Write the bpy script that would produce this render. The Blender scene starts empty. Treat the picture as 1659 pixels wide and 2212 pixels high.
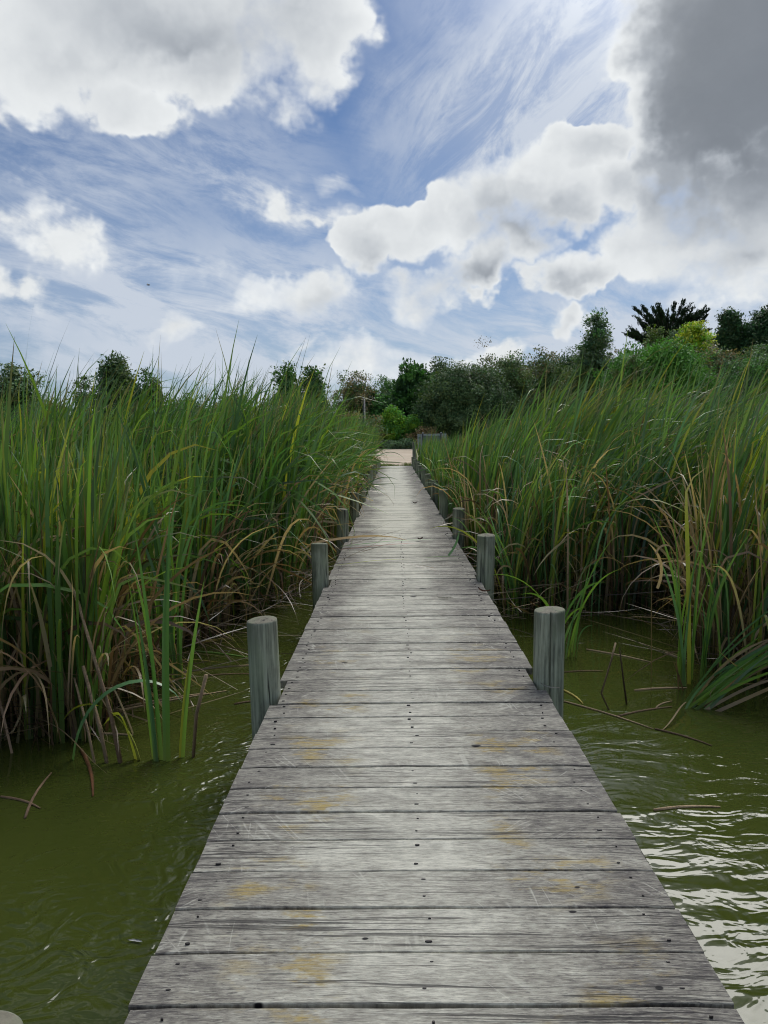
import bpy, bmesh, math, random
import numpy as np
from mathutils import Matrix, Vector

rng = np.random.default_rng(11)
random.seed(5)
R = math.radians
scene = bpy.context.scene
col = scene.collection

# ------------------------------------------------------------------ helpers
def tag(o, label=None, cat=None, group=None, kind=None):
    if label: o['label'] = label
    if cat: o['category'] = cat
    if group: o['group'] = group
    if kind: o['kind'] = kind
    return o

def empty(name, loc, rz=0.0):
    o = bpy.data.objects.new(name, None)
    o.empty_display_size = 0.2
    o.location = loc
    o.rotation_euler = (0, 0, rz)
    col.objects.link(o)
    return o

def link(name, me, parent=None, mats=()):
    o = bpy.data.objects.new(name, me)
    for m in mats: me.materials.append(m)
    col.objects.link(o)
    if parent: o.parent = parent
    return o

def np_mesh(name, V, F, C=None, smooth=True, matidx=None):
    """V (n,3), F (m,4 or 3) ints, C (n,3) own colours of the surface."""
    me = bpy.data.meshes.new(name)
    V = np.asarray(V, dtype=np.float32); F = np.asarray(F, dtype=np.int32)
    k = F.shape[1]
    me.vertices.add(len(V)); me.vertices.foreach_set('co', V.ravel())
    me.loops.add(F.size); me.loops.foreach_set('vertex_index', F.ravel())
    me.polygons.add(len(F))
    me.polygons.foreach_set('loop_start', np.arange(0, F.size, k, dtype=np.int32))
    me.polygons.foreach_set('loop_total', np.full(len(F), k, dtype=np.int32))
    me.polygons.foreach_set('use_smooth', np.full(len(F), smooth, dtype=bool))
    if matidx is not None:
        me.polygons.foreach_set('material_index', np.asarray(matidx, dtype=np.int32))
    if C is not None:
        a = me.attributes.new('Col', 'FLOAT_COLOR', 'POINT')
        CC = np.ones((len(V), 4), dtype=np.float32); CC[:, :3] = C
        a.data.foreach_set('color', CC.ravel())
    me.update(calc_edges=True)
    me.validate()
    return me

def bm_mesh(name, bm, smooth=False):
    me = bpy.data.meshes.new(name)
    bmesh.ops.recalc_face_normals(bm, faces=bm.faces)
    bm.to_mesh(me); bm.free()
    for p in me.polygons: p.use_smooth = smooth
    return me

def add_box(bm, lo, hi, bevel=0.0):
    ret = bmesh.ops.create_cube(bm, size=1.0)
    vs = ret['verts']
    for v in vs:
        v.co = Vector([(lo[i] + hi[i]) / 2 + v.co[i] * (hi[i] - lo[i]) for i in range(3)])
    if bevel:
        es = list({e for v in vs for e in v.link_edges})
        bmesh.ops.bevel(bm, geom=es, offset=bevel, segments=2, affect='EDGES', profile=0.5)

def add_tube(bm, pts, radii, n=8, cap=True):
    """a swept tube through pts (list of Vector) with per-point radius"""
    rings = []
    for i, p in enumerate(pts):
        p = Vector(p)
        a = Vector(pts[max(i - 1, 0)]); b = Vector(pts[min(i + 1, len(pts) - 1)])
        t = (b - a).normalized()
        ref = Vector((0, 0, 1)) if abs(t.z) < 0.9 else Vector((1, 0, 0))
        u = t.cross(ref).normalized(); w = u.cross(t).normalized()
        rings.append([bm.verts.new(p + (u * math.cos(2 * math.pi * k / n) + w * math.sin(2 * math.pi * k / n)) * radii[i]) for k in range(n)])
    for i in range(len(rings) - 1):
        for k in range(n):
            bm.faces.new((rings[i][k], rings[i][(k + 1) % n], rings[i + 1][(k + 1) % n], rings[i + 1][k]))
    if cap:
        bm.faces.new(rings[0][::-1]); bm.faces.new(rings[-1])

# ------------------------------------------------------------------ node helper
class NT:
    def __init__(self, tree):
        self.t = tree; self.n = tree.nodes; self.l = tree.links
    def add(self, typ, **kw):
        nd = self.n.new(typ)
        for k, v in kw.items():
            setattr(nd, k, v)
        return nd
    def put(self, nd, sock, v):
        s = nd.inputs[sock]
        if hasattr(v, 'bl_idname') and hasattr(v, 'is_output'):
            self.l.new(v, s)
        else:
            s.default_value = v
    def math(self, op, a, b=None, c=None, clamp=False):
        nd = self.add('ShaderNodeMath', operation=op, use_clamp=clamp)
        self.put(nd, 0, a)
        if b is not None: self.put(nd, 1, b)
        if c is not None: self.put(nd, 2, c)
        return nd.outputs[0]
    def vmath(self, op, a, b=None, scale=None):
        nd = self.add('ShaderNodeVectorMath', operation=op)
        self.put(nd, 0, a)
        if b is not None: self.put(nd, 1, b)
        if scale is not None: self.put(nd, 'Scale', scale)
        return nd.outputs['Value'] if op in ('DOT_PRODUCT', 'LENGTH', 'DISTANCE') else nd.outputs[0]
    def noise(self, vec, scale=5, detail=4, rough=0.5, dist=0.0, out='Fac'):
        nd = self.add('ShaderNodeTexNoise')
        self.put(nd, 'Vector', vec); nd.inputs['Scale'].default_value = scale
        nd.inputs['Detail'].default_value = detail; nd.inputs['Roughness'].default_value = rough
        nd.inputs['Distortion'].default_value = dist
        return nd.outputs[out]
    def mapping(self, vec, loc=(0, 0, 0), rot=(0, 0, 0), scale=(1, 1, 1), typ='POINT'):
        nd = self.add('ShaderNodeMapping', vector_type=typ)
        self.put(nd, 'Vector', vec)
        nd.inputs['Location'].default_value = loc; nd.inputs['Rotation'].default_value = rot; nd.inputs['Scale'].default_value = scale
        return nd.outputs[0]
    def mix(self, fac, a, b, blend='MIX'):
        nd = self.add('ShaderNodeMix', data_type='RGBA', blend_type=blend, clamp_factor=True)
        self.put(nd, 0, fac)
        self.put(nd, 6, a if not isinstance(a, tuple) else (*a, 1)); self.put(nd, 7, b if not isinstance(b, tuple) else (*b, 1))
        return nd.outputs[2]
    def smooth(self, v, lo, hi, to0=0.0, to1=1.0):
        nd = self.add('ShaderNodeMapRange', interpolation_type='SMOOTHSTEP')
        self.put(nd, 0, v)
        for i, x in ((1, lo), (2, hi), (3, to0), (4, to1)): nd.inputs[i].default_value = x
        return nd.outputs[0]
    def blob(self, vec, loc, rot, rad):
        """1 at loc falling to 0 at the edge of a turned ellipse (x, y only)"""
        d = self.vmath('SUBTRACT', vec, loc)
        if abs(rot) > 1e-3:
            c, s_ = math.cos(rot), math.sin(rot)
            cbn = self.add('ShaderNodeCombineXYZ')
            self.l.new(self.vmath('DOT_PRODUCT', d, (c / rad[0], s_ / rad[0], 0)), cbn.inputs[0])
            self.l.new(self.vmath('DOT_PRODUCT', d, (-s_ / rad[1], c / rad[1], 0)), cbn.inputs[1])
            d = cbn.outputs[0]
        else:
            d = self.vmath('MULTIPLY', d, (1 / rad[0], 1 / rad[1], 0))
        return self.math('SUBTRACT', 1.0, self.vmath('LENGTH', d), clamp=True)
    def cone(self, vec, loc, rot, rad, w, cache):
        """w at loc falling past 0 outside an ellipse; upright ones share a few stretched copies of vec (cheaper)"""
        if abs(rot) > 1e-3:
            return self.math('MULTIPLY', self.blob(vec, loc, rot, rad), w)
        asp = min((1.0, 1.5, 2.2, 3.2), key=lambda a: abs(math.log(a / (rad[0] / rad[1]))))
        if asp not in cache: cache[asp] = self.vmath('MULTIPLY', vec, (1, asp, 0))
        r = math.sqrt(rad[0] * rad[1] * asp)
        d = self.vmath('DISTANCE', cache[asp], (loc[0], loc[1] * asp, 0))
        return self.math('MULTIPLY_ADD', d, -w / r, w)

def new_mat(name):
    m = bpy.data.materials.new(name); m.use_nodes = True
    m.node_tree.nodes.clear()
    t = NT(m.node_tree)
    out = t.add('ShaderNodeOutputMaterial')
    bs = t.add('ShaderNodeBsdfPrincipled')
    t.l.new(bs.outputs[0], out.inputs['Surface'])
    return m, t, bs, out

def set_bs(t, bs, color=None, rough=None, spec=None, normal=None):
    if color is not None: t.put(bs, 'Base Color', color if not isinstance(color, tuple) else (*color, 1))
    if rough is not None: t.put(bs, 'Roughness', rough)
    if spec is not None: t.put(bs, 'Specular IOR Level', spec)
    if normal is not None: t.l.new(normal, bs.inputs['Normal'])

def bump(t, h, strength=1.0, dist=0.01, normal=None):
    b = t.add('ShaderNodeBump'); t.put(b, 'Height', h); b.inputs['Strength'].default_value = strength
    b.inputs['Distance'].default_value = dist
    if normal is not None: t.l.new(normal, b.inputs['Normal'])
    return b.outputs[0]

# ------------------------------------------------------------------ camera
cam_d = bpy.data.cameras.new('camera'); cam = bpy.data.objects.new('camera', cam_d); col.objects.link(cam)
cam_d.sensor_fit = 'VERTICAL'; cam_d.angle = 2 * math.atan(1106 / 1662.0)
cam_d.clip_start = 0.05; cam_d.clip_end = 9000
Mc = Matrix.Rotation(R(0.83), 4, 'Z') @ Matrix.Rotation(R(90 - 5.6), 4, 'X') @ Matrix.Rotation(R(-0.75), 4, 'Z')
Mc.translation = (0, 0, 1.42)
cam.matrix_world = Mc
scene.camera = cam

# ------------------------------------------------------------------ light and sky
SUN_AZ, SUN_EL = 23.0, 48.0
sd = Vector((math.sin(R(SUN_AZ)) * math.cos(R(SUN_EL)), math.cos(R(SUN_AZ)) * math.cos(R(SUN_EL)), math.sin(R(SUN_EL))))
sun_d = bpy.data.lights.new('sun', 'SUN'); sun_d.energy = 1.5; sun_d.angle = R(32); sun_d.color = (1.0, 0.96, 0.9)
sun = bpy.data.objects.new('sun', sun_d); col.objects.link(sun)
sun.rotation_euler = (-sd).to_track_quat('-Z', 'Y').to_euler()
sun.location = sd * 60

CUM = [(-0.45, 0.263, 0.086, 0.043, 0.0, 0.24), (-0.388, 0.23, 0.101, 0.045, -0.26, 0.25), (-0.445, 0.185, 0.087, 0.035, 0.0, 0.25), (-0.142, 0.272, 0.074, 0.019, -0.35, 0.2), (-0.091, 0.262, 0.046, 0.016, -0.17, 0.28), (-0.241, 0.196, 0.089, 0.032, 0.0, 0.3), (0.112, 0.099, 0.082, 0.023, 0.0, 0.35), (-0.284, 0.461, 0.252, 0.088, 0.0, 1.0), (-0.114, 0.463, 0.124, 0.082, 0.0, 1.0), (-0.211, 0.415, 0.105, 0.054, 0.0, 0.8), (-0.413, 0.411, 0.126, 0.076, 0.0, 0.8), (-0.294, 0.553, 0.36, 0.11, 0.0, 1.0), (0.406, 0.404, 0.133, 0.181, 0.0, 1.7), (0.35, 0.314, 0.091, 0.08, 0.0, 0.95), (0.421, 0.263, 0.11, 0.095, 0.0, 1.0), (0.307, 0.44, 0.046, 0.046, 0.0, 0.8), (0.353, 0.221, 0.132, 0.076, 0.0, 0.75), (0.422, 0.204, 0.125, 0.074, 0.0, 1.0), (0.372, 0.259, 0.08, 0.073, 0.0, 1.0), (0.336, 0.268, 0.072, 0.064, 0.0, 0.95), (0.354, 0.16, 0.061, 0.031, 0.0, 0.45), (0.089, 0.249, 0.064, 0.042, 0.0, 1.0), (0.164, 0.235, 0.062, 0.042, 0.0, 0.95), (-0.139, 0.377, 0.068, 0.028, 0.0, 0.5), (-0.33, 0.373, 0.104, 0.027, 0.0, 0.5), (0.284, 0.278, 0.053, 0.055, 0.0, 0.8), (-0.027, 0.236, 0.056, 0.046, 0.0, 1.0), (0.025, 0.251, 0.047, 0.042, 0.0, 0.9), (0.066, 0.266, 0.058, 0.047, 0.0, 1.0), (0.129, 0.279, 0.071, 0.057, 0.0, 1.0), (0.186, 0.301, 0.067, 0.05, 0.0, 1.0), (0.238, 0.334, 0.051, 0.036, 0.0, 0.9), (0.118, 0.208, 0.058, 0.046, 0.0, 1.0), (0.219, 0.268, 0.061, 0.046, 0.0, 0.85), (0.042, 0.175, 0.079, 0.031, 0.0, 0.85), (0.223, 0.19, 0.064, 0.033, 0.0, 0.95), (0.296, 0.216, 0.048, 0.036, 0.0, 0.7), (-0.107, 0.179, 0.073, 0.034, 0.0, 1.0), (-0.168, 0.176, 0.046, 0.03, 0.0, 0.6), (-0.265, 0.141, 0.053, 0.025, 0.0, 0.8), (0.223, 0.138, 0.039, 0.028, 0.0, 0.62), (-0.047, 0.102, 0.071, 0.035, 0.0, 0.8), (-0.112, 0.123, 0.029, 0.014, 0.0, 0.7), (0.018, 0.101, 0.071, 0.029, 0.0, 0.6)]
DARK = [(0.416, 0.385, 0.156, 0.18, 0.0, 1.7), (0.409, 0.32, 0.12, 0.069, 0.0, 1.0), (0.431, 0.233, 0.095, 0.044, 0.0, 0.45), (-0.247, 0.447, 0.194, 0.06, 0.0, 0.7), (-0.126, 0.463, 0.107, 0.047, 0.0, 0.5), (-0.338, 0.412, 0.098, 0.044, 0.0, 0.6), (-0.294, 0.553, 0.309, 0.092, 0.0, 0.7), (0.175, 0.253, 0.096, 0.047, 0.0, 0.85), (-0.01, 0.203, 0.076, 0.03, 0.0, 0.8), (0.118, 0.189, 0.075, 0.036, 0.0, 0.85), (0.048, 0.163, 0.07, 0.025, 0.0, 0.3), (0.231, 0.17, 0.066, 0.03, 0.0, 0.8), (-0.093, 0.159, 0.064, 0.025, 0.0, 0.6), (0.226, 0.129, 0.039, 0.022, 0.0, 0.5), (0.352, 0.241, 0.122, 0.04, 0.0, 0.55), (0.422, 0.204, 0.087, 0.03, 0.0, 0.6), (0.285, 0.222, 0.048, 0.036, 0.0, 0.25)]
VEIL = [(0.174, 0.37, 0.183, 0.094, 0.61, 1.2), (-0.339, 0.181, 0.221, 0.069, 0.0, 1.0), (-0.431, 0.26, 0.073, 0.043, 0.0, 1.2), (-0.383, 0.235, 0.076, 0.04, -0.26, 1.1), (-0.445, 0.19, 0.068, 0.03, 0.0, 1.0), (-0.165, 0.277, 0.119, 0.026, -0.42, 1.15), (-0.091, 0.264, 0.046, 0.018, -0.17, 1.2), (-0.081, 0.303, 0.046, 0.015, -0.17, 0.8), (-0.429, 0.305, 0.044, 0.014, -0.17, 0.7), (-0.265, 0.141, 0.066, 0.03, 0.0, 1.1), (0.255, 0.421, 0.159, 0.131, 0.7, 1.1), (0.163, 0.412, 0.232, 0.117, 0.52, 1.0), (0.202, 0.329, 0.182, 0.097, 0.35, 0.9), (0.118, 0.415, 0.107, 0.118, 0.61, 0.6), (-0.279, 0.331, 0.278, 0.096, -0.17, 0.55), (-0.36, 0.281, 0.205, 0.098, 0.0, 0.6), (-0.143, 0.267, 0.149, 0.063, -0.35, 0.6), (-0.203, 0.169, 0.501, 0.11, 0.0, 0.8), (-0.365, 0.19, 0.258, 0.104, 0.0, 0.85), (0.26, 0.122, 0.486, 0.088, 0.0, 0.75), (-0.381, 0.372, 0.14, 0.063, 0.0, 0.6)]


def cloud_group():
    g = bpy.data.node_groups.new('cloud_density', 'ShaderNodeTree')
    g.interface.new_socket('Dir', in_out='INPUT', socket_type='NodeSocketVector')
    g.interface.new_socket('Density', in_out='OUTPUT', socket_type='NodeSocketFloat')
    g.interface.new_socket('Warped', in_out='OUTPUT', socket_type='NodeSocketVector')
    for nm in ('Puff', 'Flat', 'Fbm'): g.interface.new_socket(nm, in_out='OUTPUT', socket_type='NodeSocketVector' if nm == 'Flat' else 'NodeSocketFloat')
    t = NT(g)
    gi = t.add('NodeGroupInput'); go = t.add('NodeGroupOutput')
    d = t.vmath('NORMALIZE', gi.outputs[0])
    sp = t.add('ShaderNodeSeparateXYZ'); t.l.new(d, sp.inputs[0])
    az = t.math('ARCTAN2', sp.outputs[0], sp.outputs[1]); el = t.math('ARCSINE', sp.outputs[2])
    cb = t.add('ShaderNodeCombineXYZ'); t.l.new(az, cb.inputs[0]); t.l.new(el, cb.inputs[1])
    q = cb.outputs[0]
    n1 = t.noise(d, 7, 2, 0.5, 0, 'Color')
    w1 = t.vmath('SCALE', t.vmath('SUBTRACT', n1, (0.5, 0.5, 0.5)), scale=0.10)
    n2 = t.noise(d, 24, 3, 0.55, 0, 'Color')
    w2 = t.vmath('SCALE', t.vmath('SUBTRACT', n2, (0.5, 0.5, 0.5)), scale=0.075)
    qw = t.vmath('MULTIPLY', t.vmath('ADD', w1, w2), (1, 0.8, 0))
    q2 = t.vmath('ADD', q, qw)
    f = None; cache = {}
    for (a, e, ra, re, rot, w) in CUM:
        b = t.cone(q2, (a, e, 0), rot, (ra * 1.05, re * 1.05, 1), w, cache)
        f = b if f is None else t.math('SMOOTH_MAX', f, b, 0.12)
    f = t.math('MAXIMUM', f, 0.0)
    # the sky outside the view: broken cloud
    ot = t.noise(d, 2.6, 3, 0.5)
    om = t.math('MULTIPLY', t.smooth(ot, 0.5, 0.72), t.smooth(t.math('ABSOLUTE', az), 0.6, 0.9))
    om2 = t.math('MULTIPLY', t.smooth(ot, 0.44, 0.66), t.smooth(el, 0.55, 0.7))
    f = t.math('MAXIMUM', f, t.math('MULTIPLY', t.math('MAXIMUM', om, om2), 0.7))
    fb = t.noise(t.mapping(d, scale=(1, 1, 1.3)), 17, 6, 0.6)
    vo = t.add('ShaderNodeTexVoronoi', feature='F1'); t.l.new(t.vmath('ADD', d, t.vmath('SCALE', w2, scale=0.9)), vo.inputs['Vector'])
    vo.inputs['Scale'].default_value = 19; vo.inputs['Detail'].default_value = 2.0; vo.inputs['Roughness'].default_value = 0.55; vo.normalize = True
    puff = t.math('SUBTRACT', 0.42, vo.outputs['Distance'])
    det = t.math('ADD', t.math('MULTIPLY', t.math('SUBTRACT', fb, 0.52), 0.7), t.math('MULTIPLY', puff, 0.95))
    dn = t.math('ADD', f, t.math('MULTIPLY', det, t.smooth(f, 0.0, 0.3)))
    t.l.new(dn, go.inputs[0]); t.l.new(q2, go.inputs[1]); t.l.new(puff, go.inputs[2]); t.l.new(q, go.inputs[3]); t.l.new(fb, go.inputs[4])
    return g

world = bpy.data.worlds.new('World'); scene.world = world; world.use_nodes = True
wt = NT(world.node_tree); wt.n.clear()
wout = wt.add('ShaderNodeOutputWorld'); bg = wt.add('ShaderNodeBackground'); wt.l.new(bg.outputs[0], wout.inputs[0])
bg.inputs['Strength'].default_value = 0.1
skt = wt.add('ShaderNodeTexSky', sky_type='NISHITA', sun_disc=False, sun_elevation=R(SUN_EL), sun_rotation=R(SUN_AZ))
skt.altitude = 0; skt.air_density = 1.0; skt.dust_density = 0.6; skt.ozone_density = 2.0
tc = wt.add('ShaderNodeTexCoord'); dirv = tc.outputs['Generated']
cg = cloud_group()
g1 = wt.add('ShaderNodeGroup'); g1.node_tree = cg; wt.l.new(dirv, g1.inputs[0])
dn, q2, puff, qf, fbm = [g1.outputs[i] for i in range(5)]
fine = wt.noise(dirv, 6.5, 5, 0.5)
softn = wt.smooth(fine, 0.38, 0.66, 0.16, 0.85)
alr = wt.add('ShaderNodeMapRange', interpolation_type='SMOOTHSTEP')
wt.l.new(dn, alr.inputs[0]); alr.inputs[1].default_value = 0.10; wt.l.new(wt.math('ADD', softn, 0.12), alr.inputs[2])
alpha = alr.outputs[0]
core = wt.smooth(dn, 0.16, 0.85)
gd = None; cache = {}
for (a, e, ra, re, rot, w) in DARK:
    b = wt.cone(q2, (a, e, 0), rot, (ra * 1.35, re * 1.35, 1), w, cache)
    gd = b if gd is None else wt.math('SMOOTH_MAX', gd, b, 0.2)
gd = wt.math('MULTIPLY', wt.smooth(gd, 0.0, 1.2, 0.0, 1.2), wt.smooth(dn, 0.15, 0.95))
val = wt.math('SUBTRACT', 0.83, wt.math('MULTIPLY', core, 0.10))
calm = wt.math('SUBTRACT', 1.0, wt.math('MULTIPLY', gd, 0.95), clamp=True)
val = wt.math('ADD', val, wt.math('MULTIPLY', wt.math('MULTIPLY', puff, calm), 0.36))
val = wt.math('ADD', val, wt.math('MULTIPLY', wt.math('MULTIPLY', wt.math('SUBTRACT', fine, 0.5), calm), 0.38))
val = wt.math('ADD', val, wt.math('MULTIPLY', wt.math('SUBTRACT', fbm, 0.5), 0.16))
soft_gd = wt.math('MULTIPLY', gd, wt.math('ADD', 0.46, wt.math('MULTIPLY', wt.math('MULTIPLY', wt.math('SUBTRACT', fine, 0.5), calm), 0.15)))
val = wt.math('SUBTRACT', val, soft_gd)
val = wt.math('MINIMUM', wt.math('SMOOTH_MAX', val, 0.22, 0.22), 0.95)
K = 8.7  # cloud radiance is given before the 0.1 strength
vf = wt.smooth(val, 0.17, 0.9)
ccol = wt.vmath('SCALE', wt.mix(vf, (0.90 * K, 0.99 * K, 1.11 * K), (0.97 * K, 1.0 * K, 1.01 * K)), scale=val)
# thin high cloud
sp = wt.add('ShaderNodeSeparateXYZ'); wt.l.new(wt.vmath('NORMALIZE', dirv), sp.inputs[0])
sr = wt.noise(wt.mapping(wt.mapping(qf, rot=(0, 0, R(-44))), scale=(1.0, 2.5, 1)), 7.5, 8, 0.70, 0.55)
sl_ = wt.noise(wt.mapping(wt.mapping(qf, rot=(0, 0, R(16))), scale=(1.0, 3.4, 1)), 6.0, 8, 0.68, 0.45)
spq = wt.add('ShaderNodeSeparateXYZ'); wt.l.new(qf, spq.inputs[0])
stm = wt.add('ShaderNodeMix', data_type='FLOAT'); wt.l.new(wt.math('MULTIPLY', wt.smooth(spq.outputs[0], -0.10, 0.05), wt.smooth(spq.outputs[1], 0.16, 0.26)), stm.inputs[0])
wt.l.new(sl_, stm.inputs[2]); wt.l.new(sr, stm.inputs[3])
stv = stm.outputs[0]
vm = None; cache = {}
for (a, e, ra, re, rot, w) in VEIL:
    b = wt.cone(q2, (a, e, 0), rot, (ra * 1.2, re * 1.2, 1), w * 1.35, cache)
    vm = b if vm is None else wt.math('MAXIMUM', vm, b)
vm = wt.math('MINIMUM', wt.math('MAXIMUM', vm, 0.0), 1.0)
va = wt.math('MULTIPLY', wt.math('ADD', wt.math('MULTIPLY', wt.smooth(stv, 0.36, 0.60), 0.70), 0.34), vm)
va = wt.math('MAXIMUM', va, wt.math('MULTIPLY', wt.smooth(stv, 0.48, 0.75), 0.22))
el_h = wt.smooth(sp.outputs[2], 0.02, 0.20, 0.85, 0.0)
va = wt.math('ADD', va, wt.math('MULTIPLY', el_h, wt.smooth(stv, 0.35, 0.6, 0.35, 0.9)), clamp=True)
blue = wt.mix(1.0, skt.outputs[0], (0.36, 0.455, 0.58), 'MULTIPLY')
base = wt.mix(wt.math('MULTIPLY', va, 0.9), blue, (0.60 * K, 0.655 * K, 0.74 * K))
skyc = wt.mix(wt.math('MULTIPLY', alpha, 0.97), base, ccol)
# brightness of the thin cloud round the hidden sun
dt = wt.vmath('DOT_PRODUCT', wt.vmath('NORMALIZE', dirv), (sd.x, sd.y, sd.z))
ang = wt.math('ARCCOSINE', wt.math('MINIMUM', dt, 0.99999))
glow = wt.math('EXPONENT', wt.math('MULTIPLY', wt.math('POWER', wt.math('DIVIDE', ang, R(12.5)), 2.0), -1.0))
gl = wt.add('ShaderNodeMix', data_type='RGBA', blend_type='ADD'); gl.inputs[0].default_value = 1.0
wt.l.new(skyc, gl.inputs[6])
glow = wt.math('MULTIPLY', glow, wt.math('SUBTRACT', 1.0, wt.math('MULTIPLY', gd, 0.8), clamp=True))
gc = wt.mix(glow, (0.0, 0.0, 0.0), (5.6 * K, 5.5 * K, 5.2 * K))
wt.l.new(gc, gl.inputs[7])
wt.l.new(gl.outputs[2], bg.inputs['Color'])
world.cycles.sampling_method = 'MANUAL'; world.cycles.sample_map_resolution = 512

scene.view_settings.view_transform = 'Standard'; scene.view_settings.look = 'None'
scene.view_settings.exposure = 0.22; scene.view_settings.gamma = 1.0; scene.view_settings.use_curve_mapping = False
scene.render.engine = 'CYCLES'
scene.cycles.max_bounces = 6; scene.cycles.diffuse_bounces = 3; scene.cycles.glossy_bounces = 3; scene.cycles.transmission_bounces = 3
scene.cycles.transparent_max_bounces = 4; scene.cycles.caustics_reflective = False; scene.cycles.caustics_refractive = False
scene.cycles.use_denoising = True
scene.cycles.filter_width = 1.1
# ------------------------------------------------------------------ materials
def mat_leaf(name, rough=0.42, spec=0.45, trans=0.22, streak=True):
    m, t, bs, out = new_mat(name)
    at = t.add('ShaderNodeAttribute', attribute_name='Col')
    c = at.outputs['Color']
    set_bs(t, bs, c, rough, spec)
    tr = t.add('ShaderNodeBsdfTranslucent')
    t.l.new(t.mix(1.0, c, (1.25, 1.25, 0.6), 'MULTIPLY'), tr.inputs[0])
    mx = t.add('ShaderNodeMixShader'); mx.inputs[0].default_value = trans
    t.l.new(bs.outputs[0], mx.inputs[1]); t.l.new(tr.outputs[0], mx.inputs[2])
    t.l.new(mx.outputs[0], out.inputs['Surface'])
    return m

M_reed = mat_leaf('reed_leaf', 0.34, 0.55, 0.34)
M_tree = mat_leaf('tree_leaf', 0.55, 0.3, 0.2)

def mat_col(name, rough=0.8, spec=0.2, nscale=20.0, namp=0.35):
    m, t, bs, out = new_mat(name)
    at = t.add('ShaderNodeAttribute', attribute_name='Col')
    tc = t.add('ShaderNodeTexCoord')
    n = t.noise(tc.outputs['Object'], nscale, 5, 0.6)
    f = t.math('ADD', 1 - namp, t.math('MULTIPLY', n, namp * 2))
    c = t.vmath('SCALE', at.outputs['Color'], scale=f)
    set_bs(t, bs, c, rough, spec, bump(t, n, 0.5, 0.02))
    return m

def mat_noise(name, c1, c2, scale=8.0, rough=0.85, spec=0.2, mapsc=(1, 1, 1), bdist=0.01, detail=6):
    m, t, bs, out = new_mat(name)
    tc = t.add('ShaderNodeTexCoord')
    n = t.noise(t.mapping(tc.outputs['Object'], scale=mapsc), scale, detail, 0.6)
    c = t.mix(t.smooth(n, 0.3, 0.7), c1, c2)
    set_bs(t, bs, c, rough, spec, bump(t, n, 0.6, bdist))
    return m

M_bark = mat_noise('bark', (0.05, 0.035, 0.025), (0.16, 0.13, 0.10), 9, mapsc=(3, 3, 0.6))

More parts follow.
